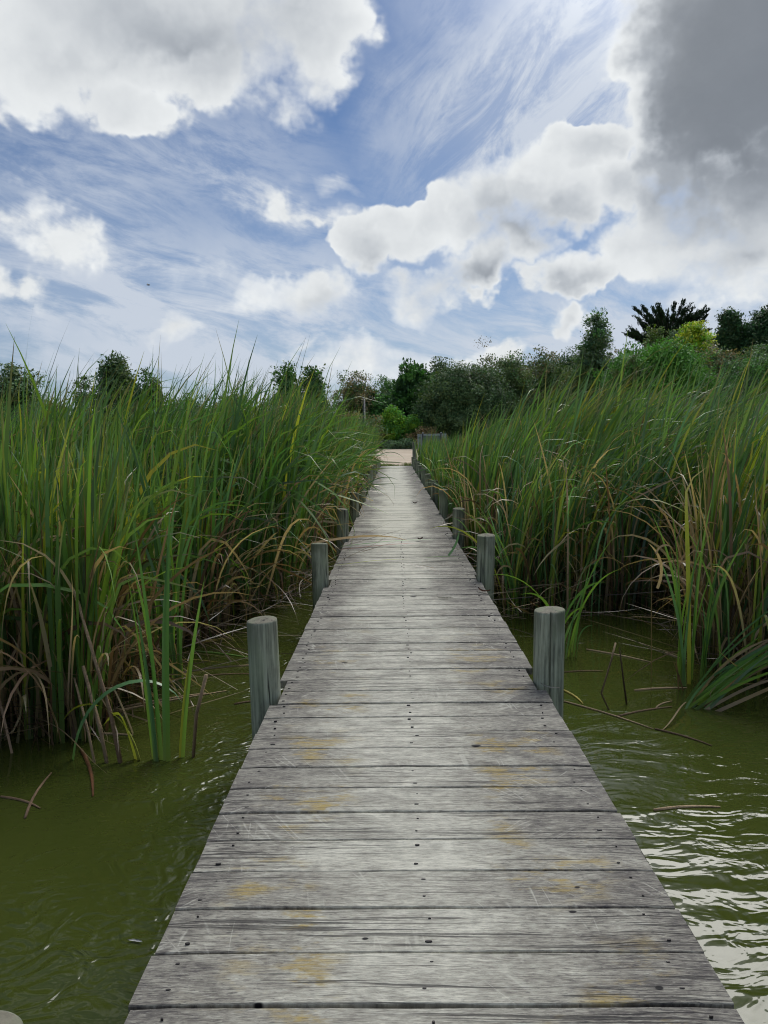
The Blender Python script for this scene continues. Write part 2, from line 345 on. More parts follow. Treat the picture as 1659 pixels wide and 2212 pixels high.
# weathered deck boards
def mat_deck():
    m, t, bs, out = new_mat('weathered_deck')
    tc = t.add('ShaderNodeTexCoord'); P0 = tc.outputs['Object']
    ge = t.add('ShaderNodeNewGeometry'); rnd = ge.outputs['Random Per Island']
    cb = t.add('ShaderNodeCombineXYZ')
    t.l.new(t.math('MULTIPLY', rnd, 37.0), cb.inputs[0]); t.l.new(t.math('MULTIPLY', rnd, 11.0), cb.inputs[1])
    P = t.vmath('ADD', P0, cb.outputs[0])
    # long wavy fibres: the grain bends slowly along the board
    wv = t.noise(t.mapping(P, scale=(1.6, 3.0, 1)), 1.0, 2, 0.5, 0, 'Color')
    Pw = t.vmath('ADD', P, t.vmath('MULTIPLY', t.vmath('SUBTRACT', wv, (0.5, 0.5, 0.5)), (0, 0.05, 0)))
    g_f = t.noise(t.mapping(Pw, scale=(24, 210, 9)), 1.0, 6, 0.7)
    g_m = t.noise(t.mapping(Pw, scale=(8.5, 75, 4)), 1.0, 7, 0.68)
    g_w = t.noise(t.mapping(Pw, scale=(1.1, 26, 4)), 1.0, 4, 0.6)
    blot = t.noise(t.mapping(P, scale=(6.0, 12.0, 4)), 1.0, 7, 0.68, 0.4)
    big = t.noise(t.mapping(P0, scale=(1.5, 0.8, 1)), 1.3, 4, 0.55)
    sp = t.add('ShaderNodeSeparateXYZ'); t.l.new(P0, sp.inputs[0])
    x, y = sp.outputs[0], sp.outputs[1]
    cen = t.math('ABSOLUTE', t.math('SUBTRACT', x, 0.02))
    wear_far_light = t.math('SUBTRACT', 1.0, t.math('DIVIDE', cen, 0.72))
    wear_far_light = t.math('ADD', wear_far_light, t.math('MULTIPLY', t.math('SUBTRACT', big, 0.5), 1.1))
    wear_far_light = t.smooth(wear_far_light, 0.05, 0.85)
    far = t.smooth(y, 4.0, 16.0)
    wear_far_light = t.math('MULTIPLY', wear_far_light, t.math('ADD', 0.8, t.math('MULTIPLY', far, 0.6)))  # paler with distance: brightness of the grazing view put into the colour
    # streaky dark mould, broken into fibres
    k = t.math('ADD', 0.40, t.math('MULTIPLY', wear_far_light, 0.48))
    k = t.math('ADD', k, t.math('MULTIPLY', t.math('SUBTRACT', g_m, 0.5), 0.75))
    k = t.math('ADD', k, t.math('MULTIPLY', t.math('SUBTRACT', g_f, 0.5), 1.5))
    k = t.math('ADD', k, t.math('MULTIPLY', t.math('SUBTRACT', blot, 0.5), 1.15))
    k = t.math('ADD', k, t.math('MULTIPLY', t.math('SUBTRACT', rnd, 0.5), 0.16))
    k = t.math('ADD', k, 0.0, clamp=True)
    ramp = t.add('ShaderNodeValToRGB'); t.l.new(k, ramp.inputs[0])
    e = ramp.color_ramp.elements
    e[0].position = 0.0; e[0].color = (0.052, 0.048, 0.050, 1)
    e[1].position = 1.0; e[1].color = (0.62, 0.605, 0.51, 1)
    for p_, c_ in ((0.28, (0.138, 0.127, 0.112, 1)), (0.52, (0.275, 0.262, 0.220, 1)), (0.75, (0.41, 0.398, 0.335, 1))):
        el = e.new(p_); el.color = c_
    c = ramp.outputs[0]
    # lichen in two bands either side of the walked middle
    bl = t.math('ABSOLUTE', t.math('SUBTRACT', x, -0.36)); br = t.math('ABSOLUTE', t.math('SUBTRACT', x, 0.52))
    band = t.math('SUBTRACT', 1.0, t.math('DIVIDE', t.math('MINIMUM', bl, br), 0.24), clamp=True)
    ln = t.noise(t.mapping(P, scale=(3.6, 8, 1)), 1.0, 5, 0.68)
    lm = t.math('MULTIPLY', t.smooth(ln, 0.50, 0.60), t.math('MULTIPLY', t.smooth(band, 0.0, 0.5), t.smooth(g_m, 0.33, 0.58)))
    lm = t.math('MULTIPLY', lm, t.math('MULTIPLY', t.smooth(y, 6.5, 4.0), t.smooth(t.noise(t.mapping(P0, loc=(3.1, 1.7, 0)), 1.9, 2), 0.44, 0.58)))
    lc = t.mix(t.noise(P, 5, 2), (0.42, 0.305, 0.055), (0.30, 0.225, 0.09))
    c = t.mix(t.math('MULTIPLY', lm, 0.85), c, lc)
    # pale scratches
    scm = None
    for rz, thr in ((0.95, 0.56), (-0.7, 0.585), (1.45, 0.60)):
        sc = t.noise(t.mapping(t.mapping(P, rot=(0, 0, rz)), scale=(1.6, 16.0, 1)), 1.0, 1, 0.4, 0.1)
        scl = t.math('SUBTRACT', 1.0, t.math('DIVIDE', t.math('ABSOLUTE', t.math('SUBTRACT', sc, 0.52)), 0.022), clamp=True)
        m_ = t.math('MULTIPLY', scl, t.smooth(t.noise(t.mapping(P, loc=(rz * 9, 0, 0)), 3.4, 2), thr, thr + 0.07))
        scm = m_ if scm is None else t.math('MAXIMUM', scm, m_)
    c = t.mix(t.math('MULTIPLY', scm, 0.6), c, (0.56, 0.55, 0.47))
    # broken specks of mould, thicker toward the board ends, and pale raised flecks
    spk = t.noise(t.mapping(Pw, scale=(34, 150, 9)), 1.0, 4, 0.7)
    edge = t.math('ADD', 0.25, t.math('MULTIPLY', t.math('SUBTRACT', 1.0, wear_far_light), 0.75))
    c = t.mix(t.math('MULTIPLY', t.math('MULTIPLY', t.smooth(spk, 0.54, 0.64), edge), 0.75), c, (0.055, 0.050, 0.055))
    c = t.mix(t.math('MULTIPLY', t.smooth(spk, 0.42, 0.33), 0.45), c, (0.52, 0.52, 0.46))
    # checks: thin dark splits along the grain
    ck = t.noise(t.mapping(Pw, scale=(1.9, 75, 3)), 1.0, 3, 0.55)
    crack = t.smooth(ck, 0.335, 0.285)
    ck2 = t.noise(t.mapping(Pw, scale=(0.9, 34, 3)), 1.0, 2, 0.5)
    crack = t.math('MAXIMUM', crack, t.smooth(ck2, 0.27, 0.235))
    cl = t.noise(t.mapping(Pw, scale=(0.6, 30, 2)), 1.0, 2, 0.5)
    line = t.math('SUBTRACT', 1.0, t.math('DIVIDE', t.math('ABSOLUTE', t.math('SUBTRACT', cl, 0.5)), 0.03), clamp=True)
    line = t.math('MULTIPLY', t.smooth(line, 0.1, 0.8), t.smooth(t.noise(t.mapping(P, scale=(1.3, 6, 1)), 1.0, 2), 0.44, 0.6))
    crack = t.math('MAXIMUM', crack, t.math('MULTIPLY', line, 0.8))
    c = t.mix(t.math('MULTIPLY', crack, 0.9), c, (0.02, 0.018, 0.02))
    # knots and rot holes
    kn = None
    for (kx, ky, ra, rb) in KNOTS:
        b = t.blob(t.vmath('ADD', P0, t.vmath('MULTIPLY', t.vmath('SUBTRACT', wv, (0.5, 0.5, 0.5)), (0.02, 0.02, 0))), (kx, ky, 0), 0.1, (ra, rb, 1))
        kn = b if kn is None else t.math('MAXIMUM', kn, b)
    c = t.mix(t.smooth(kn, 0.15, 0.5), c, (0.012, 0.011, 0.012))
    h = t.math('ADD', t.math('MULTIPLY', g_m, 0.6), t.math('MULTIPLY', g_f, 0.4))
    h = t.math('SUBTRACT', h, t.math('MULTIPLY', crack, 1.0))
    set_bs(t, bs, c, 0.78, 0.28, bump(t, h, 0.8, 0.004))
    return m
KNOTS = [(0.36, 3.42, 0.034, 0.017), (-0.36, 1.80, 0.022, 0.012), (0.52, 2.18, 0.017, 0.009), (-0.10, 2.06, 0.014, 0.008),
         (0.255, 7.1, 0.05, 0.030), (0.15, 6.75, 0.04, 0.025), (-0.33, 4.75, 0.03, 0.016), (0.56, 2.30, 0.013, 0.008), (0.665, 1.86, 0.016, 0.012)]
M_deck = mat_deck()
M_nail, t_, b_, o_ = new_mat('rusted_nail'); set_bs(t_, b_, (0.022, 0.018, 0.018), 0.6, 0.4)

def mat_post():
    m, t, bs, out = new_mat('weathered_post')
    tc = t.add('ShaderNodeTexCoord'); P0 = tc.outputs['Object']
    oi = t.add('ShaderNodeObjectInfo')
    cb = t.add('ShaderNodeCombineXYZ'); t.l.new(t.math('MULTIPLY', oi.outputs['Random'], 40.0), cb.inputs[2]); t.l.new(t.math('MULTIPLY', oi.outputs['Random'], 17.0), cb.inputs[0])
    P = t.vmath('ADD', P0, cb.outputs[0])
    g_f = t.noise(t.mapping(P, scale=(70, 70, 3.0)), 1.0, 5, 0.65)
    g_m = t.noise(t.mapping(P, scale=(26, 26, 1.4)), 1.0, 5, 0.6, 0.3)
    bl = t.noise(t.mapping(P, scale=(7, 7, 3)), 1.0, 6, 0.65)
    sp = t.add('ShaderNodeSeparateXYZ'); t.l.new(P0, sp.inputs[0]); z = sp.outputs[2]
    k = t.math('ADD', 0.42, t.math('MULTIPLY', t.math('SUBTRACT', g_m, 0.5), 1.3))
    k = t.math('ADD', k, t.math('MULTIPLY', t.math('SUBTRACT', g_f, 0.5), 1.2))
    k = t.math('ADD', k, t.math('MULTIPLY', t.math('SUBTRACT', bl, 0.5), 1.2), clamp=True)
    ramp = t.add('ShaderNodeValToRGB'); t.l.new(k, ramp.inputs[0])
    e = ramp.color_ramp.elements
    e[0].position = 0.0; e[0].color = (0.075, 0.077, 0.066, 1); e[1].position = 1.0; e[1].color = (0.58, 0.59, 0.49, 1)
    for p_, c_ in ((0.3, (0.20, 0.218, 0.182, 1)), (0.6, (0.36, 0.385, 0.325, 1))):
        el = e.new(p_); el.color = c_
    c = ramp.outputs[0]
    # dark weathering of the upper end, blotched
    top = t.math('MULTIPLY', t.smooth(t.math('ADD', z, t.math('MULTIPLY', t.math('SUBTRACT', bl, 0.5), 0.25)), 0.22, 0.42), t.smooth(bl, 0.35, 0.6))
    c = t.mix(t.math('MULTIPLY', top, 0.78), c, (0.085, 0.078, 0.068))
    # brown-grey end grain
    ge = t.add('ShaderNodeNewGeometry'); sn = t.add('ShaderNodeSeparateXYZ'); t.l.new(ge.outputs['Normal'], sn.inputs[0])
    ec = t.mix(t.noise(P0, 55, 5, 0.7), (0.075, 0.070, 0.060), (0.25, 0.235, 0.195))
    c = t.mix(t.smooth(sn.outputs[2], 0.6, 0.9), c, ec)
    ck = t.noise(t.mapping(P, scale=(34, 34, 0.9)), 1.0, 3, 0.6)
    c = t.mix(t.smooth(ck, 0.40, 0.345), c, (0.03, 0.03, 0.028))
    grn = t.math('MULTIPLY', t.smooth(bl, 0.45, 0.62), 0.45)
    c = t.mix(grn, c, (0.16, 0.20, 0.13))
    c = t.mix(1.0, c, (1.22, 1.22, 1.10), 'MULTIPLY')
    wet = t.smooth(t.math('ADD', z, t.math('MULTIPLY', bl, 0.2)), -0.06, -0.24)
    c = t.mix(t.math('MULTIPLY', wet, 0.7), c, (0.03, 0.035, 0.02))
    set_bs(t, bs, c, 0.8, 0.25, bump(t, t.math('ADD', t.math('MULTIPLY', g_m, 0.6), t.math('MULTIPLY', g_f, 0.4)), 0.8, 0.006))
    return m
M_post = mat_post()

def mat_water():
    m, t, bs, out = new_mat('pond_water')
    tc = t.add('ShaderNodeTexCoord'); P0 = tc.outputs['Object']
    sp = t.add('ShaderNodeSeparateXYZ'); t.l.new(P0, sp.inputs[0])
    wp = t.noise(P0, 1.4, 2, 0.5, 0, 'Color')
    Pw = t.vmath('ADD', P0, t.vmath('SCALE', t.vmath('SUBTRACT', wp, (0.5, 0.5, 0.5)), scale=0.35))
    r1 = t.noise(t.mapping(Pw, rot=(0, 0, R(14)), scale=(2.4, 7.0, 1)), 1.0, 2, 0.45, 0.4)
    r2 = t.noise(t.mapping(Pw, rot=(0, 0, R(-10)), scale=(6, 11, 1)), 1.0, 2, 0.5, 0.8)
    r3 = t.noise(Pw, 8, 1, 0.45, 1.6)
    patch = t.smooth(t.noise(P0, 0.9, 2, 0.5), 0.38, 0.6)
    # open water on the right and a disturbed strip along the left of the deck; calm close to the reeds
    rightw = t.smooth(sp.outputs[0], 0.6, 1.1)
    leftw = t.math('MULTIPLY', t.smooth(sp.outputs[0], -2.0, -0.8), t.math('SUBTRACT', 1.0, rightw))
    nearw = t.smooth(sp.outputs[1], 6.2, 3.9, 0.22, 1.0)
    amp = t.math('ADD', t.math('MULTIPLY', rightw, nearw), t.math('MULTIPLY', leftw, 2.6))
    amp = t.math('MULTIPLY', t.math('ADD', 0.22, amp), t.math('ADD', 0.45, t.math('MULTIPLY', patch, 0.55)))
    lng = t.math('ADD', t.math('MULTIPLY', r1, 0.60), t.math('MULTIPLY', r2, 0.30))
    crl = t.math('ADD', t.math('MULTIPLY', r2, 0.35), t.math('MULTIPLY', r3, 0.38))
    hm = t.add('ShaderNodeMix', data_type='FLOAT'); t.l.new(t.smooth(sp.outputs[0], -0.6, 0.9), hm.inputs[0]); t.l.new(crl, hm.inputs[2]); t.l.new(lng, hm.inputs[3])
    h = t.math('ADD', hm.outputs[0], t.math('MULTIPLY', r3, 0.08))
    h = t.math('MULTIPLY', h, amp)
    mur = t.mix(t.noise(P0, 0.9, 4, 0.55), (0.038, 0.050, 0.0090), (0.055, 0.070, 0.014))
    set_bs(t, bs, mur, 0.03, 0.5, bump(t, h, 1.0, 0.021))
    bs.inputs['IOR'].default_value = 1.33
    return m
M_water = mat_water()

def mat_ground():
    m, t, bs, out = new_mat('scrub_ground')
    tc = t.add('ShaderNodeTexCoord'); P0 = tc.outputs['Object']
    n1 = t.noise(P0, 0.12, 6, 0.6); n2 = t.noise(P0, 2.5, 5, 0.65)
    c = t.mix(t.smooth(n1, 0.35, 0.65), (0.06, 0.068, 0.025), (0.12, 0.10, 0.055))
    c = t.mix(t.smooth(n2, 0.4, 0.7), c, (0.05, 0.06, 0.022))
    set_bs(t, bs, c, 0.95, 0.1, bump(t, n2, 0.8, 0.1))
    return m
M_ground = mat_ground()

def mat_gravel():
    m, t, bs, out = new_mat('pink_gravel')
    tc = t.add('ShaderNodeTexCoord'); P0 = tc.outputs['Object']
    n1 = t.noise(t.mapping(P0, scale=(0.35, 1.2, 1)), 1.0, 5, 0.6); n2 = t.noise(P0, 9.0, 5, 0.7)
    c = t.mix(t.smooth(n1, 0.35, 0.65), (0.52, 0.42, 0.31), (0.64, 0.55, 0.43))
    c = t.mix(t.math('MULTIPLY', t.smooth(n2, 0.5, 0.75), 0.45), c, (0.36, 0.28, 0.21))
    set_bs(t, bs, c, 0.95, 0.1, bump(t, n2, 0.6, 0.02))
    return m
M_gravel = mat_gravel()
M_metal = mat_noise('grey_green_metal', (0.13, 0.16, 0.16), (0.20, 0.235, 0.23), 3, 0.55, 0.4, bdist=0.001)
M_metal2 = mat_noise('galvanised_frame', (0.26, 0.30, 0.30), (0.36, 0.40, 0.40), 5, 0.5, 0.45, bdist=0.001)
M_dark = mat_noise('dark_steel', (0.03, 0.034, 0.04), (0.06, 0.065, 0.07), 6, 0.5, 0.4, bdist=0.001)
M_white = mat_noise('white_painted_metal', (0.60, 0.62, 0.64), (0.72, 0.73, 0.74), 6, 0.5, 0.4, bdist=0.001)
M_roof = mat_noise('roof_sheet', (0.16, 0.18, 0.19), (0.24, 0.26, 0.27), 6, 0.5, 0.4, mapsc=(6, 0.3, 1), bdist=0.01)
M_wall = mat_noise('pale_weatherboard', (0.36, 0.36, 0.34), (0.46, 0.46, 0.43), 6, 0.7, 0.3, mapsc=(0.3, 0.3, 8), bdist=0.01)
M_glass = mat_noise('dark_window', (0.02, 0.025, 0.03), (0.04, 0.045, 0.05), 2, 0.1, 0.5, bdist=0.0005)

# ------------------------------------------------------------------ terrain
def sstep(a, b, x):
    u = np.clip((x - a) / (b - a), 0, 1); return u * u * (3 - 2 * u)

def terrain(x, y):
    x = np.asarray(x, float); y = np.asarray(y, float)
    z = -0.10 + 0.0105 * np.clip(y - 38, 0, 60)
    z = z + 9.5 * sstep(9, 44, x) * sstep(52, 112, y) + 2.0 * sstep(40, 90, x) * sstep(60, 130, y)
    z = z + 1.2 * sstep(-10, -45, x) * sstep(45, 75, y)
    z = z + 0.25 * np.sin(x * 0.21 + 1.3) * np.sin(y * 0.17) * sstep(70, 85, y)
    far = np.sqrt(x * x + y * y)
    z = z * (1 - sstep(250, 600, far))
    # the pond: a bowl
    px = np.abs(x) / 17.0; inside = 1 - sstep(0.85, 1.05, px)
    inside = inside * (1 - sstep(35.0, 37.6, y)) * sstep(-45, -36, y)
    return z * (1 - inside) + inside * (-1.7)

def axis(lo, hi, fine_lo, fine_hi, step, n):
    a = np.arange(fine_lo, fine_hi + 0.01, step)
    g = np.geomspace(step, hi - fine_hi, n); h = np.geomspace(step, fine_lo - lo, n)
    return np.concatenate([(fine_lo - h)[::-1], a, fine_hi + g])
xs = axis(-4000, 4000, -60, 70, 1.3, 26); ys = axis(-4000, 4000, -48, 130, 1.3, 26)
X, Y = np.meshgrid(xs, ys); Z = terrain(X, Y)
def grid_faces(nx, ny):
    i, j = np.meshgrid(np.arange(nx - 1), np.arange(ny - 1)); a = (j * nx + i).ravel()
    return np.stack([a, a + 1, a + nx + 1, a + nx], 1)
ground = link('ground', np_mesh('ground', np.stack([X.ravel(), Y.ravel(), Z.ravel()], 1), grid_faces(len(xs), len(ys))), None, [M_ground])
tag(ground, 'olive and brown scrubby ground rising to a low hill behind the reeds', 'ground', kind='structure')

gx = np.linspace(-34, 40, 75); gy = np.linspace(38.6, 71.0, 40)
X, Y = np.meshgrid(gx, gy)
Y = Y + np.where(Y < 39.5, 0.35 * np.sin(X * 1.1) + 0.2 * np.sin(X * 2.7), 0) + np.where(Y > 70, 0.5 * np.sin(X * 0.6) + 0.3 * np.sin(X * 1.7), 0)
Z = terrain(X, Y) + 0.02
road = link('gravel_road', np_mesh('gravel_road', np.stack([X.ravel(), Y.ravel(), Z.ravel()], 1), grid_faces(len(gx), len(gy))), None, [M_gravel])
tag(road, 'pale pinkish gravel track beyond the far end of the boardwalk', 'road', kind='structure')

wx = np.linspace(-19, 19, 20); wy = np.linspace(-47, 37.4, 40)
X, Y = np.meshgrid(wx, wy)
water = link('water', np_mesh('water', np.stack([X.ravel(), Y.ravel(), np.full(X.size, -0.45)], 1), grid_faces(20, 40)), None, [M_water])
tag(water, 'murky olive green pond water with wind ripples', 'water', kind='structure')

# ------------------------------------------------------------------ boardwalk
WL, WR, PITCH = -0.684, 0.832, 0.2
POSTS = [('R', 0.875 if i == 0 else 0.895, 4.35 + 3.25 * i) for i in range(11)] + [('L', -0.735, 4.17 + 3.22 * i) for i in range(11)] + [('L', -0.735, 1.19)] + [('R', 0.93, 1.0)]
board = empty('boardwalk', (0, 0, 0))
tag(board, 'weathered grey timber boardwalk running between two reed beds over the pond', 'boardwalk')
V, F, MI = [], [], []
def add_prism_ring(rings, mi=0):
    base = len(V); n = len(rings[0])
    for r in rings: V.extend(r)
    for i in range(len(rings) - 1):
        for k in range(n):
            a = base + i * n + k; b = base + i * n + (k + 1) % n
            F.append((a, b, b + n, a + n)); MI.append(mi)
    return base, n
polys_caps = []
nb = int((37.3 + 0.8) / PITCH)
prs = random.Random(3)
for i in range(nb):
    yc = -0.8 + PITCH * (i + 0.5)
    y0, y1 = yc - PITCH / 2 + 0.0026 + prs.uniform(0, 0.0035), yc + PITCH / 2 - 0.0026 - prs.uniform(0, 0.0035)
    xl = WL + prs.uniform(-0.005, 0.004); xr = WR + prs.uniform(-0.004, 0.005)
    for (s, px, py) in POSTS:
        if abs(py - yc) < 0.085 + PITCH / 2 - 0.015:
            if s == 'L': xl = max(xl, px + 0.092)
            else: xr = min(xr, px - 0.092)
    th = prs.uniform(-0.0022, 0.0022); dz = prs.uniform(-0.003, 0.003); tx = prs.uniform(-0.002, 0.002)
    cup = prs.uniform(-0.003, 0.002)
    c = 0.0028
    rings = []
    N = 14
    ph = prs.uniform(0, 6.28)
    for k in range(N + 1):
        u = k / N; x = xl + (xr - xl) * u
        o = 0.0018 * math.sin(u * 9 + ph) + 0.0012 * math.sin(u * 23 + ph * 2)
        ys_ = [y0, y0, y0 + c, yc, y1 - c, y1, y1]
        zs_ = [-0.045, -c, 0, cup, 0, -c, -0.045]
        if k in (0, N): zs_ = [z - (0.004 if j not in (0, 6) else 0) for j, z in enumerate(zs_)]
        rr = [(x, yy + th * (x) + (o if j < 3 else (o * 0.7 if j > 3 else 0)), zz + dz + tx * x) for j, (yy, zz) in enumerate(zip(ys_, zs_))]
        rings.append(rr)
    base, n = add_prism_ring(rings)
    # end faces: two quads + tri folded into quads
    for off in (0, N * n):
        b = base + off
        q = [(b, b + 1, b + 5, b + 6), (b + 1, b + 2, b + 4, b + 5), (b + 2, b + 3, b + 4, b + 4)]
        for f in q:
            polys_caps.append(f)
nails = []
for i in range(60):
    yc = -0.8 + PITCH * (i + 0.5)
    for nx_ in (-0.60, 0.075, 0.74):
        for sy in (-0.052, 0.052):
            nails.append((nx_ + prs.uniform(-0.02, 0.02), yc + sy + prs.uniform(-0.012, 0.012)))
bm = bmesh.new()
vs = [bm.verts.new(v) for v in V]
for f in F + polys_caps:
    f2 = list(dict.fromkeys(f))
    try: bm.faces.new([vs[j] for j in f2])
    except ValueError: pass
for (x, y) in nails:
    r = prs.uniform(0.0015, 0.004); st = prs.uniform(1.2, 3.0); z = 0.003
    ring = [bm.verts.new((x + r * st * math.cos(a * math.pi / 4) + prs.uniform(-.0015, .0015), y + r * math.sin(a * math.pi / 4), z)) for a in range(8)]
    ring2 = [bm.verts.new((v.co.x, v.co.y, -0.004)) for v in ring]
    f = bm.faces.new(ring); f.material_index = 1
    for k in range(8):
        f = bm.faces.new((ring[k], ring2[k], ring2[(k + 1) % 8], ring[(k + 1) % 8])); f.material_index = 1
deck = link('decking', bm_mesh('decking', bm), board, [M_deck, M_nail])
for bx in (-0.60, 0.075, 0.74):
    bm = bmesh.new(); add_box(bm, (bx - 0.045, -0.8, -0.24), (bx + 0.045, 37.2, -0.0475), 0.004)
    link('bearer', bm_mesh('bearer', bm), board, [M_post])

def post_mesh(seed, h=0.42, r=0.085, crack=None, zb=-1.9):
    pr = random.Random(seed); bm = bmesh.new(); n = 72
    zs = [zb, -0.5, -0.2, 0.0, 0.12, 0.24, h - 0.05, h - 0.012, h - 0.003, h]
    tx, ty = pr.uniform(-0.012, 0.012), pr.uniform(-0.012, 0.012)
    p1, p2 = pr.uniform(0, 6), pr.uniform(0, 6)
    rings = []
    for zi, z in enumerate(zs):
        rr = r * (1 + 0.02 * (h - z) / 1.0)
        if zi == 8: rr *= 0.975
        if zi == 9: rr *= 0.90
        ring = []
        for k in range(n):
            a = 2 * math.pi * k / n
            q = rr * (1 + 0.018 * math.sin(a * 2 + p1 + z) + 0.012 * math.sin(a * 3 + p2 - z * 2) + 0.006 * math.sin(a * 7 + z * 9))
            if crack is not None and z > -0.7:
                da = (a - crack + math.pi) % (2 * math.pi) - math.pi
                if abs(da) < 0.045: q *= 0.62
            ring.append(bm.verts.new((q * math.cos(a) + tx * (z - 0), q * math.sin(a) + ty * z, z + (0.006 * math.cos(a - p1) if zi >= 7 else 0))))
        rings.append(ring)
    for i in range(len(rings) - 1):
        for k in range(n):
            bm.faces.new((rings[i][k], rings[i][(k + 1) % n], rings[i + 1][(k + 1) % n], rings[i + 1][k]))
    # end grain: inner rings, slightly domed
    prev = rings[-1]
    for f_, dz in ((0.6, 0.003), (0.25, 0.004)):
        ring = [bm.verts.new((v.co.x * f_ + (1 - f_) * tx * h, v.co.y * f_ + (1 - f_) * ty * h, v.co.z + dz)) for v in rings[-1]]
        for k in range(n): bm.faces.new((prev[k], prev[(k + 1) % n], ring[(k + 1) % n], ring[k]))
        prev = ring
    bm.faces.new(prev)
    me = bm_mesh('post', bm, True)
    return me
for i, (s, x, y) in enumerate(POSTS):
    crack = R(-95) if (s == 'R' and i == 0) else (R(-140 + 5 * ((i * 7) % 20)) if i % 3 == 1 else None)
    hh = 0.42 + (0.0 if i in (0, 11, 22) else random.uniform(-0.025, 0.025))
    o = link('post', post_mesh(40 + i, hh, 0.083 + (0.004 if i == 0 else random.uniform(-0.003, 0.004)), crack), board, [M_post])
    o.location = (x, y, 0); o.rotation_euler = (R(random.uniform(-1.2, 1.2)), R(random.uniform(-1.2, 1.2)), 0)
    if i == 0: o['label'] = 'grey round post split by one long vertical crack'
# ------------------------------------------------------------------ reeds
G1 = np.array((0.074, 0.172, 0.048)); G2 = np.array((0.128, 0.245, 0.048)); G3 = np.array((0.28, 0.32, 0.050)); G4 = np.array((0.090, 0.195, 0.082))
D1 = np.array((0.37, 0.27, 0.165)); D2 = np.array((0.145, 0.095, 0.058)); D3 = np.array((0.50, 0.40, 0.25)); BASE = np.array((0.17, 0.135, 0.045))
WATER_Z = -0.45

def blades(base, L, wid, az, th0, th1, p, tw0, tw1, cb, cm, ct, S=9, kink=None, kamt=None, shape=0.0, fold=0.0):
    """ribbon leaves as one numpy batch. angles are measured from the vertical."""
    n = len(L); s = np.linspace(0, 1, S + 1)[None, :]
    th = th0[:, None] + (th1 - th0)[:, None] * s ** p[:, None]
    if kink is not None:
        th = th + kamt[:, None] / (1 + np.exp(-(s - kink[:, None]) * 60))
    ca, sa = np.cos(az)[:, None], np.sin(az)[:, None]
    aw = az[:, None] + 0.25 * np.sin(s * 3 + az[:, None] * 5)
    ca, sa = np.cos(aw), np.sin(aw)
    T = np.stack([np.sin(th) * ca, np.sin(th) * sa, np.cos(th)], 2)
    step = (L / S)[:, None, None]
    P = np.zeros((n, S + 1, 3)); P[:, 0] = base
    P[:, 1:] = base[:, None, :] + np.cumsum((T[:, :-1] + T[:, 1:]) * 0.5 * step, 1)
    b = np.stack([-sa, ca, np.zeros_like(sa)], 2)
    nrm = np.cross(T, b)
    tw = tw0[:, None] + (tw1 - tw0)[:, None] * s
    W = b * np.cos(tw)[..., None] + nrm * np.sin(tw)[..., None]
    prof = np.where(s < 0.6, 1.0 - shape * (0.6 - s), 1.0 - ((s - 0.6) / 0.4) ** 1.7)
    prof = np.maximum(prof, 0.04)
    hw = (wid[:, None] * 0.5 * prof)[..., None]
    A = P - W * hw; B = P + W * hw
    t = s[..., None]
    C = np.where(t < 0.22, cb[:, None] + (cm - cb)[:, None] * (t / 0.22), cm[:, None] + (ct - cm)[:, None] * np.clip((t - 0.7) / 0.3, 0, 1) ** 1.5)
    V = np.stack([A, B], 2).reshape(-1, 3); CC = np.repeat(C, 2, axis=1).reshape(-1, 3)
    i = np.arange(n)[:, None] * (2 * (S + 1)) + np.arange(S)[None, :] * 2
    F = np.stack([i, i + 1, i + 3, i + 2], 2).reshape(-1, 4)
    return V, F, CC

def join(parts):
    Vs, Fs, Cs, o = [], [], [], 0
    for V, F, C in parts:
        Vs.append(V); Fs.append(F + o); Cs.append(C); o += len(V)
    return np.concatenate(Vs), np.concatenate(Fs), np.concatenate(Cs)

def in_poly(x, y, poly):
    res = np.zeros(len(x), bool); j = len(poly) - 1
    for i in range(len(poly)):
        xi, yi = poly[i]; xj, yj = poly[j]
        c = ((yi > y) != (yj > y)) & (x < (xj - xi) * (y - yi) / (yj - yi + 1e-12) + xi)
        res ^= c; j = i
    return res

def sample_poly(poly, n, dens):
    p = np.array(poly); out = np.zeros((0, 2))
    while len(out) < n:
        q = rng.uniform(p.min(0), p.max(0), (n * 4, 2))
        k = in_poly(q[:, 0], q[:, 1], poly) & (rng.random(len(q)) < dens(q[:, 0], q[:, 1]))
        out = np.concatenate([out, q[k]])
    return out[:n]

def pick(cols, probs, n, jit=0.42):
    c = np.array(cols)[rng.choice(len(cols), n, p=probs)]
    return c * rng.uniform(1 - jit, 1 + jit, (n, 1)) * rng.uniform(0.92, 1.08, (n, 3))

